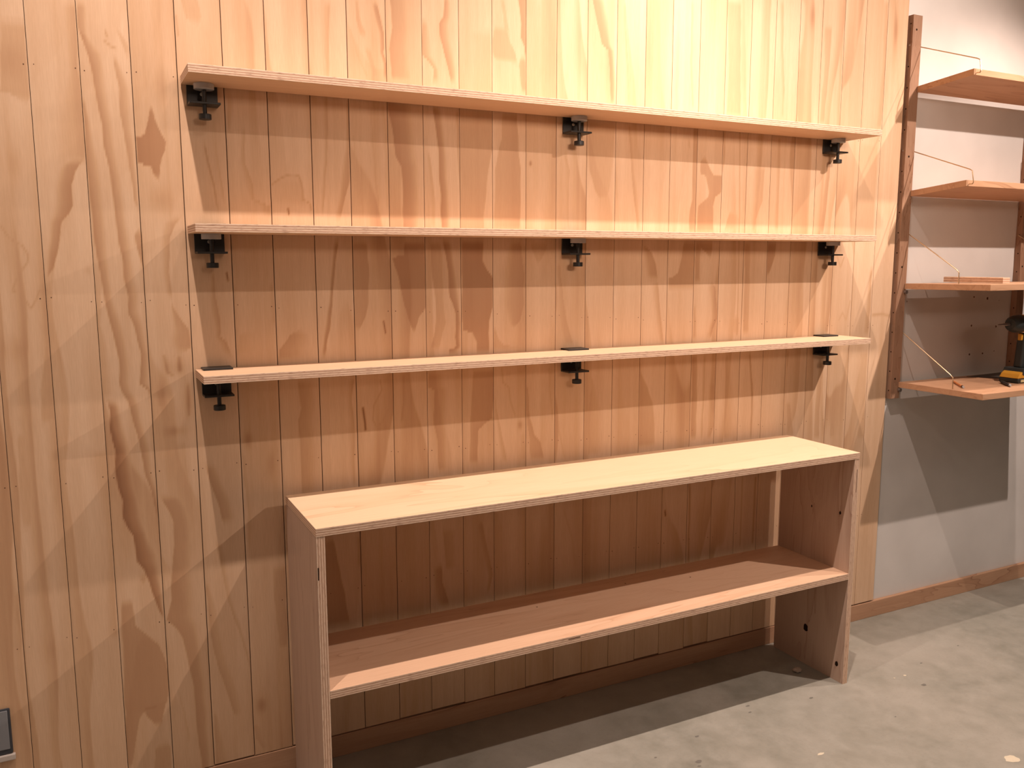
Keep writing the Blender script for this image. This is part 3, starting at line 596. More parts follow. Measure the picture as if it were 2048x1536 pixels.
    (0.5,0.15,[(0.299,0.8155),(0.3013,0.7962),(0.3127,0.7553),(0.3258,0.7017),(0.3321,0.6667)],[(0.3322,0.8119),(0.3368,0.7922),(0.3519,0.7506),(0.3665,0.6963),(0.373,0.6609)]),
    (0.4,0.05,[(0.2851,0.5329),(0.2872,0.483),(0.2903,0.4075),(0.3019,0.3164),(0.3196,0.2482),(0.3375,0.1788)],[(0.2963,0.531),(0.3142,0.478),(0.3266,0.4001),(0.3456,0.3067),(0.3615,0.2383),(0.3728,0.1699)]),
    (0.35,0.05,[(0.3144,0.6265),(0.3335,0.4745),(0.3636,0.3671),(0.3778,0.2865)],[(0.3346,0.6234),(0.3507,0.4713),(0.3753,0.3646),(0.3837,0.2852)]),
    (0.4,0.1,[(0.2885,0.2041),(0.2871,0.1266),(0.2875,0.061)],[(0.2976,0.2019),(0.3229,0.1171),(0.3434,0.0452)]),
    (0.35,0.1,[(0.3818,0.1544),(0.3879,0.0997),(0.4049,0.0683)],[(0.3961,0.1508),(0.4242,0.09),(0.4354,0.0599)]),
    (0.3,0.4,[(0.4423,0.5439),(0.4423,0.4543),(0.4518,0.3225)],[(0.4723,0.5389),(0.4713,0.449),(0.4701,0.3186)]),
    (0.3,0.0,[(0.3831,0.8367),(0.3869,0.7145),(0.3885,0.5903)],[(0.3968,0.8353),(0.4054,0.7121),(0.4048,0.5878)]),
    (0.38,0.2,[(0.7858,1.004),(0.7842,0.9268),(0.7762,0.8625)],[(0.8033,1.003),(0.7991,0.9257),(0.7964,0.8607)]),
    (0.45,0.25,[(0.8564,0.9999),(0.8557,0.9543),(0.8722,0.9466),(0.8666,0.8546),(0.8758,0.8138),(0.8816,0.7257)],[(0.9164,0.9965),(0.92,0.95),(0.92,0.9434),(0.9146,0.8504),(0.9141,0.8101),(0.913,0.7222)]),
    (0.4,0.5,[(0.9822,0.9994),(0.9757,0.9167),(0.9723,0.8644),(0.972,0.8318),(0.9712,0.7362)],[(1.0438,0.9959),(1.0434,0.9118),(1.0387,0.8588),(0.994,0.8299),(0.9933,0.7338)]),
    (0.1,0.35,[(1.0435,0.924),(1.0462,0.8582),(1.0549,0.7759),(1.0638,0.7289)],[(1.0465,0.9238),(1.0582,0.8572),(1.0761,0.7738),(1.0852,0.7266)]),
    (0.1,0.3,[(1.1145,0.819),(1.1067,0.7243)],[(1.1346,0.8172),(1.1378,0.7209)]),
    (0.35,0.45,[(1.1407,0.9491),(1.1408,0.9005),(1.1408,0.8503),(1.1471,0.802),(1.1503,0.7806),(1.1535,0.7278)],[(1.1453,0.9488),(1.1485,0.9),(1.1517,0.8494),(1.1675,0.8001),(1.185,0.7772),(1.198,0.723)]),
    (0.05,0.35,[(1.1967,0.997),(1.2083,0.8955),(1.2167,0.8241)],[(1.2125,0.9962),(1.2195,0.8947),(1.2247,0.8234)]),
    (0.35,0.05,[(1.3512,0.9571),(1.3471,0.8853),(1.3442,0.8566),(1.3425,0.7252)],[(1.3562,0.9568),(1.3979,0.8816),(1.419,0.8507),(1.4214,0.7171)]),
    (0.45,0.35,[(1.5154,0.9973),(1.5165,0.9516),(1.5175,0.9115),(1.5186,0.8637),(1.5183,0.8008),(1.52,0.7296)],[(1.519,0.9972),(1.5254,0.951),(1.5461,0.9096),(1.5636,0.8603),(1.5726,0.7961),(1.5782,0.7239)]),
    (0.5,0.4,[(1.7073,1.0027),(1.7105,0.8586),(1.713,0.734)],[(1.7263,1.0018),(1.7316,0.857),(1.7323,0.7321)]),
    (0.05,0.42,[(1.7474,1.0008),(1.7484,0.8713),(1.7479,0.7306)],[(1.7608,1.0001),(1.76,0.8705),(1.7576,0.7297)]),
    (0.2,0.38,[(1.768,0.9165),(1.7695,0.7759),(1.7674,0.7288)],[(1.7992,0.9145),(1.801,0.7731),(1.7871,0.7269)]),
    (0.38,0.1,[(1.8389,0.9994),(1.8395,0.8491),(1.8409,0.7218)],[(1.8548,0.9987),(1.8919,0.8452),(1.8978,0.7164)]),
    (0.2,0.6,[(1.9253,0.9984),(1.9367,0.8899),(1.9496,0.7114)],[(1.9355,0.998),(1.9511,0.889),(1.9558,0.7108)]),
    (0.45,0.1,[(2.0882,1.0004),(2.0924,0.9287)],[(2.112,0.9993),(2.0989,0.9284)]),
    (0.3,0.35,[(2.0982,0.83),(2.1099,0.7045)],[(2.1134,0.8289),(2.1386,0.7018)]),
    (0.4,0.5,[(0.5734,0.5939),(0.5733,0.5118),(0.5726,0.4117),(0.5724,0.3638)],[(0.5948,0.5907),(0.6089,0.5058),(0.6241,0.4019),(0.6279,0.3527)]),
    (0.1,0.4,[(0.6477,0.592),(0.6503,0.4962)],[(0.6634,0.5897),(0.6621,0.4943)]),
    (0.35,0.15,[(0.8895,0.5743),(0.8959,0.511),(0.9024,0.4539)],[(0.9475,0.566),(0.9469,0.503),(0.9389,0.4478)]),
    (0.3,0.5,[(0.8537,0.476),(0.8544,0.4271),(0.8579,0.3774),(0.8648,0.3564)],[(0.8881,0.4703),(0.8874,0.4214),(0.9042,0.3689),(0.9084,0.3482)]),
    (0.15,0.4,[(0.9772,0.5828),(0.9915,0.496),(1.0136,0.4209),(1.0102,0.3666)],[(1.0071,0.5786),(1.0217,0.4913),(1.0365,0.417),(1.0224,0.3644)]),
    (0.6,0.2,[(1.7097,0.6083),(1.7153,0.3339)],[(1.7213,0.6069),(1.7252,0.3322)]),
]
LINES = [
    (0.0015,0.38,[(-0.0725,1.3518),(-0.0568,1.3238),(-0.0354,1.3097),(-0.0268,1.2914),(-0.0288,1.2759),(-0.0438,1.2554),(-0.0565,1.2299),(-0.06,1.2176),(-0.0426,1.209),(-0.0292,1.1796),(-0.0187,1.1981),(-0.0119,1.2168),(0.0012,1.2187)]),
    (0.0019,0.5,[(0.1474,1.7548),(0.1495,1.7421)]),
    (0.0024,0.42,[(0.1452,1.7346),(0.1524,1.7274),(0.1635,1.7215)]),
    (0.0031,0.35,[(0.2239,1.0669),(0.2293,1.0304),(0.2395,1.0241)]),
    (0.0042,0.4,[(0.2553,1.063),(0.2559,1.0345)]),
    (0.0026,0.35,[(0.207,0.9864),(0.2096,0.9577)]),
    (0.0027,0.35,[(0.2712,0.9992),(0.2698,0.9299)]),
    (0.002,0.42,[(0.4786,1.4549),(0.4962,1.4681),(0.5114,1.4755),(0.5275,1.4739),(0.5392,1.4756),(0.5446,1.4632),(0.5474,1.4438),(0.5478,1.4208),(0.5547,1.4187),(0.564,1.412),(0.567,1.397)]),
    (0.0009,0.9,[(0.512,1.3991),(0.5138,1.3853)]),
    (0.0012,0.9,[(0.3671,1.2528),(0.3696,1.2357)]),
    (0.0012,0.9,[(0.7383,1.1302),(0.7429,1.1012)]),
    (0.0012,0.3,[(0.6723,1.8189),(0.6888,1.762),(0.7121,1.7128)]),
    (0.0017,0.5,[(1.8633,1.6738),(1.8734,1.4165),(1.8739,1.3641)]),
    (0.0018,0.45,[(1.8749,1.3415),(1.8794,1.1588),(1.8804,1.0505)]),
    (0.0025,0.35,[(2.2864,1.3053),(2.3103,1.2566),(2.3239,1.2892)]),
    (0.0029,0.3,[(2.3161,1.0835),(2.3304,1.108),(2.3485,1.0825),(2.3624,1.1455)]),
    (0.0049,0.35,[(2.4754,1.0955),(2.5214,1.0977),(2.5541,1.0899)]),  # knot mark with some grey shadow painted into the tone
    (0.0026,0.95,[(0.6798,0.9129),(0.684,0.8769),(0.6848,0.8576)]),
    (0.0016,0.4,[(0.7257,0.9821),(0.7304,0.9563),(0.7085,0.9196),(0.705,0.8815),(0.7124,0.8655),(0.7297,0.873),(0.7437,0.9041)]),
    (0.0017,0.3,[(0.7421,0.8913),(0.7385,0.8528),(0.7273,0.8279),(0.7147,0.7967)]),
    (0.0015,0.3,[(0.4636,0.9019),(0.4582,0.8536),(0.4664,0.8221)]),
    (0.0019,0.35,[(1.0677,0.9945),(1.0706,0.9536),(1.0886,0.9387),(1.0916,0.9041),(1.1068,0.8615)]),
    (0.0016,0.35,[(1.2326,0.8512),(1.2491,0.7926),(1.2627,0.7306)]),
    (0.0041,0.3,[(1.2183,0.5344),(1.2319,0.4584),(1.2108,0.4171),(1.2241,0.385)]),
    (0.0033,0.25,[(1.264,0.5724),(1.2932,0.4789),(1.3025,0.402)]),
    (0.0023,1.0,[(1.6211,0.5214),(1.6235,0.5053)]),
    (0.0025,0.35,[(1.7733,0.5767),(1.7665,0.3911)]),
    (0.0026,0.35,[(1.9242,0.5913),(1.9244,0.3669)]),
    (0.0037,0.5,[(1.9789,0.585),(1.9771,0.3673)]),
    (0.0018,0.35,[(1.6743,1.626),(1.6769,1.6036)]),
    (0.001,0.4,[(0.2881,1.8037),(0.289,1.7833),(0.2899,1.7627)]),
]
SPOTS = [
    ((0.2365,1.4113),0.0246,0.0287,0.3),
    ((-0.0689,1.0953),0.0226,0.0271,0.22),
    ((-0.0372,1.473),0.0125,0.0357,0.2),
    ((0.2541,1.0403),0.0127,0.0191,0.35),
    ((0.2299,1.0417),0.0094,0.0189,0.28),
    ((0.214,0.9802),0.0094,0.0314,0.3),
    ((0.2694,0.9647),0.0086,0.0387,0.35),
    ((0.2401,0.8953),0.0234,0.0107,0.3),
    ((0.3967,0.8595),0.0103,0.0206,0.4),
    ((0.4487,0.7932),0.0094,0.0354,0.25),
    ((0.4013,0.1892),0.012,0.0192,0.4),
    ((1.1535,1.5341),0.0038,0.006,0.7),
    ((2.135,2.0244),0.0125,0.0374,0.4),
    ((2.5078,2.0258),0.0117,0.0469,0.3),
    ((1.1222,0.8323),0.0078,0.0124,0.4),
    ((0.0831,1.2599),0.0067,0.0096,0.2),
    ((0.2479,1.655),0.0202,0.0354,0.2),
    ((-0.0311,1.679),0.0264,0.0352,0.18),
    ((-0.0452,0.4289),0.0193,0.0289,0.12),
]

SEAMS = [-0.380, -0.285, -0.190, -0.095, 0.0, 0.094, 0.192, 0.284, 0.380, 0.474, 0.572, 0.664, 0.760, 0.852, 0.950, 1.042, 1.140,
         1.232, 1.3275, 1.4215, 1.517, 1.609, 1.706, 1.801, 1.896, 1.991, 2.0875, 2.180, 2.275, 2.370, 2.466, 2.562]
PZ0, PZ1 = 0.064, 2.90


def vnoise(x, z, seed):
    """smooth 2-D value noise"""
    rs = np.random.RandomState(seed)
    tab = rs.rand(64, 64)
    xi = np.floor(x).astype(int)
    zi = np.floor(z).astype(int)
    fx = x - xi
    fz = z - zi
    fx = fx * fx * (3 - 2 * fx)
    fz = fz * fz * (3 - 2 * fz)
    a = tab[xi % 64, zi % 64]
    b = tab[(xi + 1) % 64, zi % 64]
    c = tab[xi % 64, (zi + 1) % 64]
    e = tab[(xi + 1) % 64, (zi + 1) % 64]
    return (a * (1 - fx) + b * fx) * (1 - fz) + (c * (1 - fx) + e * fx) * fz


def sstep(a, b, x):
    t = np.clip((x - a) / (b - a + 1e-9), 0, 1)
    return t * t * (3 - 2 * t)


def grain_field(X, Z, k, bx0, bx1):
    wx = X + (vnoise(X * 60, Z * 25, 5) - 0.5) * 0.0035 + (vnoise(X * 14, Z * 6, 6) - 0.5) * 0.004
    g = 0.05 + 0.22 * np.clip(vnoise(X * 12 + k * 3.1, Z * 2.4 + k, 11) - 0.3, 0, 1) + 0.14 * (vnoise(X * 40 + k, Z * 6, 12) - 0.4)
    g += 0.12 * (vnoise(X * 110 + k * 7, Z * 1.2, 13) - 0.5) + 0.06 * (vnoise(X * 260 + k, Z * 2.5, 14) - 0.5)
    g += (vnoise(np.full_like(X, k * 1.37 + 0.5), Z * 0 + 0.3, 21) - 0.5) * 0.16
    # secondary growth bands: sharp on one side, fading on the other
    q = X * 7 + (vnoise(X * 4 + k * 0.21, Z * 0.9 + 4, 31)) * 3.6 + 0.35 * vnoise(X * 22, Z * 5, 35) + Z * 0.3 + k * 0.37
    fr = q - np.floor(q)
    amp = sstep(0.30, 0.62, vnoise(X * 4 + 9, Z * 1.1, 33))
    g += (0.05 + 0.22 * amp) * sstep(0.25, 0.93, fr) ** 1.5 * (1 - sstep(0.95, 1.0, fr))
    for va, vb, A, C in BANDS:
        az = np.array([p[1] for p in A])
        cz = np.array([p[1] for p in C])
        ax = np.array([p[0] for p in A])
        cx = np.array([p[0] for p in C])
        mid = (ax.mean() + cx.mean()) / 2
        if not (bx0 - 0.004 <= mid <= bx1 + 0.004):
            continue
        oz = np.argsort(az)
        az, ax = az[oz], ax[oz]
        oz = np.argsort(cz)
        cz, cx = cz[oz], cx[oz]
        xa = np.interp(Z, az, ax)
        xb = np.interp(Z, cz, cx)
        e = 0.0016
        zr = (Z >= min(az[0], cz[0]) - 0.002) & (Z <= max(az[-1], cz[-1]) + 0.002)
        wgt = xb - xa
        ed = np.clip(np.maximum(np.full_like(Z, e), 0), 0, 1)
        la = sstep(-e, e, wx - xa)
        lb = sstep(-e, e, xb - wx)
        # the paler side of a band fades out gradually
        if va > vb + 0.12:
            lb = sstep(0, 1, (xb - wx) / np.maximum(wgt * 0.6, 0.002))
        elif vb > va + 0.12:
            la = sstep(0, 1, (wx - xa) / np.maximum(wgt * 0.6, 0.002))
        t = np.clip((wx - xa) / np.maximum(wgt, 1e-4), 0, 1)
        zf = sstep(0, 0.02, Z - min(az[0], cz[0])) * sstep(0, 0.02, max(az[-1], cz[-1]) - Z)
        val = (va * (1 - t) + vb * t) * la * lb * (wgt > 0.0005) * zr
        g = np.maximum(g, val * (0.35 + 0.65 * zf) * 0.95 + g * 0.30 * (val > 0.02))
    for hw, tone, P in LINES:
        px = [p[0] for p in P]
        if max(px) < bx0 - 0.01 or min(px) > bx1 + 0.01:
            continue
        dmin = np.full_like(X, 9.0)
        for (x0, z0), (x1, z1) in zip(P[:-1], P[1:]):
            dx, dz = x1 - x0, z1 - z0
            t = np.clip(((X - x0) * dx + (Z - z0) * dz) / (dx * dx + dz * dz + 1e-12), 0, 1)
            dmin = np.minimum(dmin, np.hypot(X - x0 - t * dx, Z - z0 - t * dz))
        g = g + (tone - g) * np.exp(-(dmin / (max(hw, 0.0018) * 1.1)) ** 2) * (tone > g)
    for (x0, z0), rx, rz, tone in SPOTS:
        if x0 < bx0 or x0 > bx1:
            continue
        r = np.hypot((X - x0) / rx, (Z - z0) / rz)
        g = g + tone * 0.8 * np.exp(-(r ** 2))
    return np.clip(g, 0, 1)


def build_timber_wall():
    V, F, MI, G = [], [], [], []
    base = 0
    for k in range(len(SEAMS) - 1):
        thick = 0.0009 if 6 <= k <= 11 else 0.0006
        x0 = SEAMS[k] + thick
        x1 = SEAMS[k + 1] - thick
        nx = 36
        bot = PZ0 + random.uniform(-0.003, 0.001)
        zs = np.concatenate([np.arange(bot, 2.15, 0.0055), np.linspace(2.16, PZ1, 60)])
        xs = np.linspace(x0, x1, nx)
        X, Z = np.meshgrid(xs, zs)
        g = grain_field(X, Z, k, SEAMS[k], SEAMS[k + 1])
        nz = len(zs)
        P = np.zeros((nz, nx, 3))
        P[..., 0] = X
        P[..., 2] = Z
        P[..., 1] = 0.0
        P[:, 0, 1] = P[:, -1, 1] = 0.0006
        V.append(P.reshape(-1, 3))
        G.append(g.reshape(-1))
        idx = np.arange(nz * nx).reshape(nz, nx) + base
        q = np.stack([idx[:-1, :-1], idx[:-1, 1:], idx[1:, 1:], idx[1:, :-1]], -1).reshape(-1, 4)
        F.append(q)
        base += nz * nx
        # returns to the back (board thickness)
        for col, flip in ((0, False), (nx - 1, True)):
            e = P[:, col, :].copy()
            e2 = e.copy()
            e2[:, 1] = 0.0118
            V.append(e)
            V.append(e2)
            G.append(np.full(2 * nz, 0.7))
            a = np.arange(nz) + base
            b = a + nz
            q = np.stack([a[:-1], a[1:], b[1:], b[:-1]], -1)
            if flip:
                q = q[:, ::-1]
            F.append(q)
            base += 2 * nz
        V.append(np.array([[x0, 0, bot], [x1, 0, bot], [x1, 0.0118, bot], [x0, 0.0118, bot]]))
        G.append(np.full(4, 0.6))
        F.append(np.array([[base + 3, base + 2, base + 1, base]]))
        base += 4
    n_wood = sum(len(f) for f in F)
    # dark backing behind the joints
    V.append(np.array([[SEAMS[0], 0.0105, 0.0], [SEAMS[-1] - 0.002, 0.0105, 0.0], [SEAMS[-1] - 0.002, 0.0105, PZ1], [SEAMS[0], 0.0105, PZ1]]))
    G.append(np.full(4, 1.0))
    F.append(np.array([[base, base + 1, base + 2, base + 3]]))
    base += 4
    # nail holes
    nails = []
    for s in SEAMS[3:-1]:
        for zc in (1.672 + 0.006 * math.sin(s * 5), 1.20 - 0.058 * max(s, 0), 0.803 - 0.030 * max(s - 0.4, 0), 0.447 - 0.03 * max(s - 0.7, 0)):
            for sg in (-1, 1):
                if random.random() < 0.9:
                    nails.append((s + sg * random.uniform(0.008, 0.012), zc + random.uniform(-0.004, 0.004)))
    nq = 0
    for x, z in nails:
        r = random.uniform(0.0009, 0.0014)
        a = np.array([[x + r * math.cos(t), -0.0003, z + r * math.sin(t)] for t in np.linspace(0, 2 * math.pi, 9)[:-1]])
        V.append(a)
        G.append(np.full(8, 1.0))
        F.append(np.array([[base, base + 1, base + 2, base + 3], [base, base + 3, base + 4, base + 7], [base + 4, base + 5, base + 6, base + 7]]))
        base += 8
        nq += 3
    V = np.concatenate(V).astype(np.float32)
    F = np.concatenate(F).astype(np.int32)
    G = np.concatenate(G).astype(np.float32)
    me = bpy.data.meshes.new('wall_back')
    me.vertices.add(len(V))
    me.vertices.foreach_set('co', V.reshape(-1))
    me.loops.add(len(F) * 4)
    me.loops.foreach_set('vertex_index', F.reshape(-1))
    me.polygons.add(len(F))
    me.polygons.foreach_set('loop_start', np.arange(0, len(F) * 4, 4, dtype=np.int32))
    me.materials.append(M['wall'])
    me.materials.append(M['gap'])
    me.materials.append(M['nail'])
    mi = np.zeros(len(F), dtype=np.int32)
    mi[n_wood] = 1
    mi[n_wood + 1:] = 2
    me.polygons.foreach_set('material_index', mi)
    me.update(calc_edges=True)
    at = me.attributes.new('grain', 'FLOAT', 'POINT')
    at.data.foreach_set('value', G)
    me.validate()
    o = bpy.data.objects.new('wall_back', me)
    COL.objects.link(o)
    return struct(o)


build_timber_wall()

# ------------------------------------------------------------------ room shell
RX0, RX1, RY0, RZ1 = -0.55, 5.2, -4.6, 2.9
mb = MB().box(SEAMS[-1] - 0.6, RX1, 0.0125, 0.11, 0, RZ1)
for x, z, r in [(3.011, 1.041, .0035), (3.154, 1.032, .0035), (3.012, .933, .004), (3.087, .933, .0035), (3.014, 1.146, .003), (3.092, 1.139, .0045), (3.154, .939, .002), (2.655, 1.137, .002), (3.16, 1.13, .0015)]:
    mb.disc((x, 0.0121, z), r, 1, 1, 9, 1, 1.3, 0.3)
mb.v = [(x, y, z) for x, y, z in mb.v]
struct(mb.build('wall_right', [M['plaster'], M['nail']]))
struct(MB().box(RX0, SEAMS[-1] - 0.6, 0.0125, 0.11, 0, RZ1).build('wall_back', M['plaster']))
bpy.data.objects['wall_back.001']['kind'] = 'structure'

mb = MB().box(RX0, RX1, RY0, 0.11, -0.10, 0.0)
for x, y, r, sq in [(1.484, -.347, .006, .6), (1.718, -.285, .007, .5), (1.70, -.315, .006, .5), (1.412, -.443, .010, .6), (1.40, -.46, .006, .6), (1.324, -.378, .004, .6),
                    (2.283, -.431, .008, .7), (2.40, -.33, .005, .5), (1.917, -.334, .007, .5), (2.62, -.30, .004, .6), (2.05, -.52, .003, .6), (1.30, -.50, .005, .7)]:
    mb.disc((x, y, 0.0004), r, 2, 1, 12, 1, sq, 0.2)
for x, y, r, sq in [(2.142, -.800, .020, .8), (2.283, -.363, .005, .8), (2.24, -.36, .003, .8), (1.72, -.56, .012, .35)]:
    mb.disc((x, y, 0.0004), r, 2, 1, 14, 2, sq, 0.18)
struct(mb.build('floor', [M['floor'], M['stain'], M['pale']]))
struct(MB().box(RX0, RX1, RY0, 0.11, RZ1, RZ1 + 0.1).build('ceiling', M['plaster']))
struct(MB().box(RX0 - 0.1, RX0, RY0, 0.11, 0, RZ1).build('wall_left', M['plaster']))
struct(MB().box(RX0, RX1, RY0 - 0.1, RY0, 0, RZ1).build('wall_front', M['plaster']))
struct(MB().box(SEAMS[0], RX1, -0.002, 0.0122, 0.0, 0.0585).build('baseboard_back', M['base'], bevel=0.0012))

# ------------------------------------------------------------------ plywood shelves on the timber wall
ST = 0.0174
SH = [(0.2892, 2.3005, 1.6766), (0.2875, 2.3030, 1.3563), (0.2883, 2.3035, 1.0346)]
names = [
    'highest of the three long plywood shelves clamped to the timber wall, underside showing',
    'middle of the three long plywood shelves clamped to the timber wall, seen edge on',
    'lowest of the three long plywood shelves clamped to the timber wall, bright top showing',
]
for (x0, x1, zt), lb in zip(SH, names):
    o = MB().box(0, x1 - x0, -0.144, -0.0052, 0, ST, 1, 0).build('wall_shelf', [M['shelf_face'], M['shelf_edge']], loc=(x0, 0, zt - ST), bevel=0.0006)
    tag(o, lb, 'shelf', 'plywood shelves clamped to the timber wall')


# ------------------------------------------------------------------ black screw clamps
def make_clamp(loc, label):
    """origin: on the wall, centred, at the underside of the shelf"""
    r = thing('shelf_clamp', loc, label, 'clamp', 'black screw clamps holding the plywood shelves')
    t = 0.0044
    w_ = 0.0322
    prof = [(-0.0004, ST + t), (-0.045, ST + t), (-0.045, ST + 0.0002), (-0.0048, ST + 0.0002), (-0.0048, -0.0395),
            (-0.047, -0.0395), (-0.047, -0.0440), (-0.0015, -0.0440), (-0.0004, -0.0430)]
    MB().prism(prof, 0, -w_, w_).build('bracket', M['black'], r, bevel=0.0011)
    d = MB().lathe([(-0.0125, 0.0205), (-0.0120, 0.0212), (-0.0010, 0.0212), (-0.0003, 0.0206)], (0.0, -0.034, 0), 2, 36)
    d.build('pressure_pad', M['grey_pad'], r, smooth=True)['label'] = 'round light grey pressure pad'
    s = MB().lathe([(-0.064, 0.0046), (-0.0126, 0.0046)], (0, -0.034, 0), 2, 18)
    screw = s.build('clamp_screw', M['black'], r, smooth=True)
    MB().lathe([(-0.0755, 0.0122), (-0.0748, 0.0132), (-0.0648, 0.0132), (-0.0640, 0.0122)], (0, -0.034, 0), 2, 30).build('knob', M['black'], screw, smooth=True)
    sc_ = MB().lathe([(-0.0054, 0.0014), (-0.0062, 0.0018), (-0.0062, 0.0034), (-0.0050, 0.0042), (-0.0047, 0.0042)], (-0.001, 0, -0.0175), 1, 18)
    sc_.build('wall_screw', M['silver'], r, smooth=True)['label'] = 'small silver screw fixing the bracket to the wall'
    return r


cl = None
place = ['top shelf', 'middle shelf', 'lowest clamped shelf']
side = ['under the left end of the', 'under the middle of the', 'under the right end of the']
for i, (x0, x1, zt) in enumerate(SH):
    for j, cx in enumerate((0.333, 1.282, 2.2355)):
        lb = 'black steel screw clamp with a knob, ' + side[j] + ' ' + place[i]
        loc = (cx, 0, zt - ST)
        if cl is None:
            cl = make_clamp(loc, lb)
        else:
            copy_tree(cl, loc, lb)

# ------------------------------------------------------------------ low plywood unit
UX0, UX1, UF, UB, UH, UT, UP = 0.4752, 2.0845, -0.3167, -0.024, 0.72, 0.0185, 0.0187
u = thing('low_shelf_unit', (UX0, 0, 0), 'low open plywood shelf unit with one inner shelf, standing on the concrete floor', 'shelving unit')
L_ = UX1 - UX0
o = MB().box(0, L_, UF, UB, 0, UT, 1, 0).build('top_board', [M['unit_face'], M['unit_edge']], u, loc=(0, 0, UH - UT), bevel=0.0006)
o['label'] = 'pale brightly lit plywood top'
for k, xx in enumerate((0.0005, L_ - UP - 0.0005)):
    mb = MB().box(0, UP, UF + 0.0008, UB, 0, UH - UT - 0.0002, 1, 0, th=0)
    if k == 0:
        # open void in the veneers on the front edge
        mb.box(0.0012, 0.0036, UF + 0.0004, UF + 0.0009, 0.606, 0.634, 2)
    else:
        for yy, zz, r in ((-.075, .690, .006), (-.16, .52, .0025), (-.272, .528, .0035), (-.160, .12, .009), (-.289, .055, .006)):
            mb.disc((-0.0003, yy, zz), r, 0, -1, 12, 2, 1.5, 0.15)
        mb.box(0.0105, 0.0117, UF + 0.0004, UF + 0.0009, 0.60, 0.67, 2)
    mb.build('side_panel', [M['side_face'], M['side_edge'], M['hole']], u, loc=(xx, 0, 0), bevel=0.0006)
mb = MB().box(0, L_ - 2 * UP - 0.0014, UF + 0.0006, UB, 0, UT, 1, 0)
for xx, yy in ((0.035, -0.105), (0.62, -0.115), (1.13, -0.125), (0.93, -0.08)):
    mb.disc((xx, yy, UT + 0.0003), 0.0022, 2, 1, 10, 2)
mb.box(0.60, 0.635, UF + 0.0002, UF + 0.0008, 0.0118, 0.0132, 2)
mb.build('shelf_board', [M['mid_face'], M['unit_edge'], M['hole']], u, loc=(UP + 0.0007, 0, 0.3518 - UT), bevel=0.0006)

# ------------------------------------------------------------------ oiled wood wall shelving at the right
rk = thing('wall_shelving', (2.573, 0, 0.80), 'brown oiled wall shelving with drilled posts and thin brass rods on the white wall', 'shelving')
PZ = [2.053 - 0.068 * i for i in range(19)]


def post(lx):
    mb = MB().box(0, 0.0435, -0.0105, 0.0118, 0.0, 1.2805, 0)
    for i, z in enumerate(PZ):
        z_ = z - 0.80
        if z_ < 0.01 or i in (1, 6):
            continue
        mb.disc((-0.0003, -0.0015, z_), 0.0024, 0, -1, 10, 1)
        mb.disc((0.0438, -0.0015, z_), 0.0024, 0, 1, 10, 1)
    for z in (2.034, 1.626, 1.257, 0.87):
        mb.disc((0.0175, -0.0108, z - 0.80), 0.0036, 1, -1, 12, 1)
    p = mb.build('upright_post', [M['oak'], M['hole']], rk, loc=(lx, 0, 0), bevel=0.0008)
    for z in (1.985, 1.645):
        MB().lathe([(-0.0016, 0.0028), (-0.0002, 0.0030), (0.001, 0.0030)], (0, -0.0015, z - 0.80), 0, 14).build('rod_end', M['silver'], p, smooth=True)
    return p


post(0.0)
post(0.657)
shelves = [(1.855, 1.874, -0.216), (1.514, 1.533, -0.217), (1.201, 1.204, -0.325), (0.858, 0.8575, -0.328)]
for (zr, zf, yf) in shelves:
    a = [(-0.0112, zr - 0.80), (yf, zf - 0.80), (yf, zf - 0.80 - 0.0195), (-0.0112, zr - 0.80 - 0.0195)]
    MB().prism(a, 0, 0.036, 0.690).build('shelf', M['oak_shelf'], rk, bevel=0.0008)
rods = [((-0.0015, 1.985), (-0.223, 1.902), (-0.2315, 1.866), (-0.2175, 1.861)),
        ((-0.0015, 1.646), (-0.224, 1.564), (-0.2335, 1.526), (-0.2185, 1.520)),
        ((-0.0015, 1.372), (-0.196, 1.250), (-0.2055, 1.240), (-0.2070, 1.2035)),
        ((-0.0015, 1.034), (-0.200, 0.906), (-0.2110, 0.896), (-0.2125, 0.8585))]
for lx in (0.0465, 0.652):
    for i, r4 in enumerate(rods):
        pts = [(lx - (0.006 if lx < 0.3 else -0.006), r4[0][0], r4[0][1] - 0.80)]
        for a in r4[:1]:
            pts.append((lx, a[0], a[1] - 0.80))
        if i < 2:
            a, b_ = r4[1], r4[2]
            pts += [(lx, a[0] * 0.97, a[1] - 0.80 + 0.0025), (lx, a[0] - 0.003, a[1] - 0.80 - 0.003), (lx, b_[0], b_[1] - 0.80), (lx, b_[0] + 0.003, b_[1] - 0.80 - 0.006), (lx, r4[3][0], r4[3][1] - 0.80)]
        else:
            pts += [(lx, a_[0], a_[1] - 0.80) for a_ in r4[1:]]
        MB().tube(pts, 0.0017, 10).build('support_rod', M['brass'], rk, smooth=True)
for lx in (0.0375, 0.648):
    for z in (1.1755, 0.8345):
        MB().lathe([(-0.004, 0.0062), (0.004, 0.0062)], (lx, -0.0165, z - 0.80 - 0.0042), 1, 18).build('shelf_support', M['steel'], rk, smooth=True)

# ------------------------------------------------------------------ things on that shelving
mb = MB().box(0, 0.036, -0.262, -0.045, 0, 0.0185, 1, 0)
o = mb.build('plywood_offcut', [M['shelf_face'], mat_ply_edge('offcut_edge', 2, 1, 0.0185, 5)], loc=(2.762, 0, 1.2048), bevel=0.0005)
tag(o, 'narrow plywood offcut lying on the third shelf of the wall shelving', 'offcut')

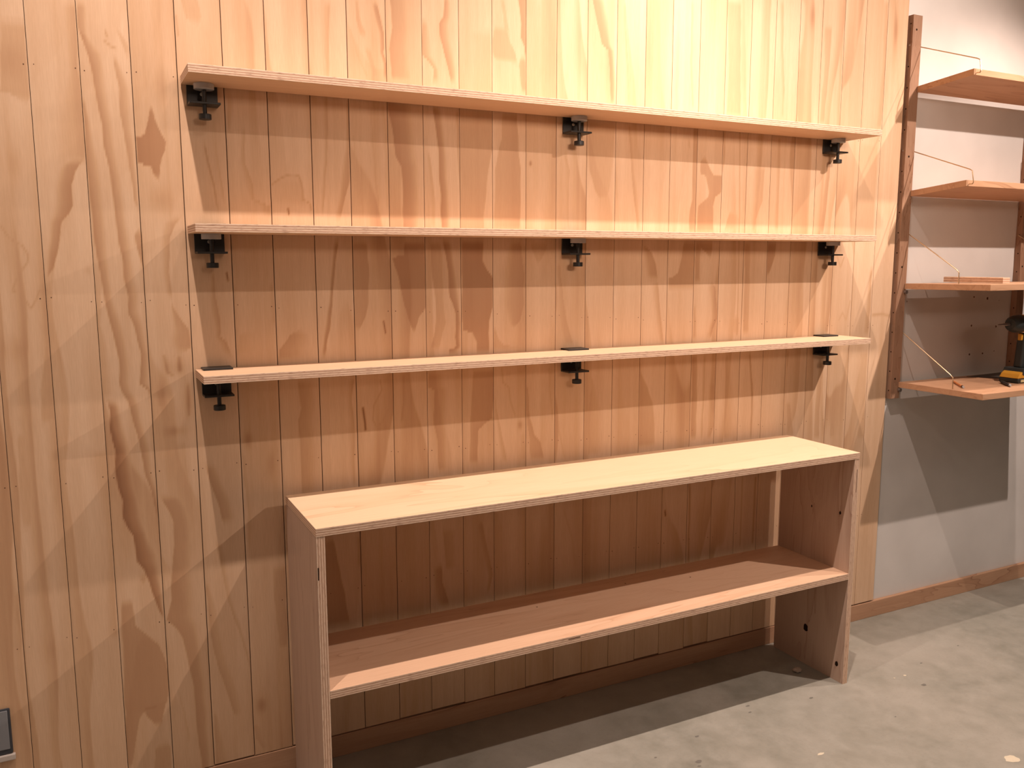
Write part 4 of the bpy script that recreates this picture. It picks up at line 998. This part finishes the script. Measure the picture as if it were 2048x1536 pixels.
dr = thing('cordless_drill', (3.00, -0.195, 0.8586), 'yellow and black cordless drill on the lowest shelf at the right frame edge', 'drill')
bt = MB().box(-0.066, 0.062, -0.036, 0.036, 0, 0.016).build('battery_foot', M['d_black'], dr, bevel=0.005, seg=3)
MB().prism([(-0.066, 0.016), (0.062, 0.016), (0.060, 0.034), (0.036, 0.046), (-0.030, 0.046), (-0.056, 0.030)], 1, -0.035, 0.035).build('battery', M['d_yellow'], dr, bevel=0.003)
mb = MB().prism([(-0.046, 0.030), (-0.038, 0.050), (0.040, 0.050), (0.050, 0.036), (0.042, 0.028), (-0.038, 0.026)], 1, -0.0375, 0.0375)
pn = mb.build('battery_panel', M['d_black'], dr, bevel=0.003)
MB().box(-0.030, -0.023, -0.0385, -0.0374, 0.031, 0.038).build('battery_mark', M['d_white'], pn)
mb = MB()
for a_, b_ in ((-0.052, -0.030), (-0.024, -0.012), (-0.004, 0.010)):
    mb.box(a_, b_, -0.0365, -0.0358, 0.0035, 0.0125)
mb.build('label_mark', M['d_white'], bt)
MB().prism([(-0.024, 0.048), (0.030, 0.048), (0.040, 0.165), (-0.012, 0.172)], 1, -0.0165, 0.0165).build('handle', M['d_black'], dr, bevel=0.008, seg=3)
MB().lathe([(-0.028, 0.026), (-0.022, 0.031), (0.085, 0.033), (0.100, 0.027), (0.104, 0.016)], (0, 0, 0.203), 0, 32).build('motor_housing', M['d_yellow'], dr, smooth=True)
ck = MB().lathe([(-0.082, 0.010), (-0.080, 0.019), (-0.070, 0.026), (-0.055, 0.030), (-0.029, 0.031)], (0, 0, 0.203), 0, 32).build('chuck', M['d_black'], dr, smooth=True)
MB().lathe([(-0.146, 0.0008), (-0.140, 0.0030), (-0.118, 0.0032), (-0.114, 0.0045), (-0.083, 0.0045)], (0, 0, 0.203), 0, 14).build('drill_bit', M['steel'], ck, smooth=True)
MB().box(-0.022, -0.012, -0.007, 0.007, 0.145, 0.168).build('trigger', M['d_yellow'], dr, bevel=0.002)

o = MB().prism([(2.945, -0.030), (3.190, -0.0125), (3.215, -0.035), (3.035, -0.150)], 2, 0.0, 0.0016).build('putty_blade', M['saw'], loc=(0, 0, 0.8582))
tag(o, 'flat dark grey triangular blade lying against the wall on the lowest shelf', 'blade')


def rod_thing(name, p0, p1, r, prof, mats, z, label, cat):
    v = Vector((p1[0] - p0[0], p1[1] - p0[1], 0))
    L = v.length
    e = thing(name, (p0[0], p0[1], z + r), label, cat)
    e.rotation_euler = (0, 0, math.atan2(v.y, v.x))
    for nm, a, b, ra, rb, mt in prof:
        MB().lathe([(a * L, ra * r), (b * L, rb * r)], (0, 0, 0), 0, 12).build(nm, mats[mt], e, smooth=True)
    return e


rod_thing('pencil', (2.762, -0.113), (2.668, -0.217), 0.0037,
          [('shaft', 0.0, 0.86, 1, 1, 'pencil'), ('ferrule', 0.86, 0.93, 1.04, 1.04, 'hole'), ('eraser', 0.93, 1.0, 0.95, 0.95, 'grey_pad')], M, 0.8584,
          'orange pencil lying on the lowest wall shelf beside a brass rod', 'pencil')
rod_thing('pen', (2.905, -0.188), (2.835, -0.270), 0.0048,
          [('cap', 0.0, 0.3, 0.8, 1.05, 'd_black'), ('barrel', 0.3, 0.9, 1, 1, 'outlet_dark'), ('tip', 0.9, 1.0, 0.9, 0.6, 'grey_pad')], M, 0.8582,
          'dark pen with a pale tip lying in front of the drill battery', 'pen')

# ------------------------------------------------------------------ power outlet low at the left, chip on the floor
ot = thing('power_outlet', (-0.185, -0.0006, 0.263), 'grey power outlet low on the timber wall, cut by the left frame edge', 'outlet')
MB().box(-0.058, 0.0545, -0.006, 0.0, -0.052, 0.053).build('rim', M['outlet_dark'], ot, bevel=0.003)
MB().box(-0.053, 0.0495, -0.0075, -0.005, -0.040, 0.049).build('face_plate', M['outlet'], ot, bevel=0.002)
MB().box(-0.062, 0.0585, -0.010, 0.0, -0.066, -0.0525).build('lower_lip', M['outlet_lip'], ot, bevel=0.002)

bm = bmesh.new()
bmesh.ops.create_icosphere(bm, subdivisions=3, radius=0.011)
for v in bm.verts:
    n_ = math.sin(v.co.x * 420 + 1) * math.sin(v.co.y * 510) * math.sin(v.co.z * 460 + 2)
    v.co *= 1 + 0.28 * n_
    v.co.z *= 0.62
    v.co.x *= 1.25
zmin = min(v.co.z for v in bm.verts)
for v in bm.verts:
    v.co.z -= zmin
me = bpy.data.meshes.new('plaster_chip')
bm.to_mesh(me)
bm.free()
me.materials.append(M['chip'])
o = bpy.data.objects.new('plaster_chip', me)
COL.objects.link(o)
o.location = (2.001, -0.194, 0.0)
tag(o, 'small lump of debris on the floor under the low plywood unit', 'debris')
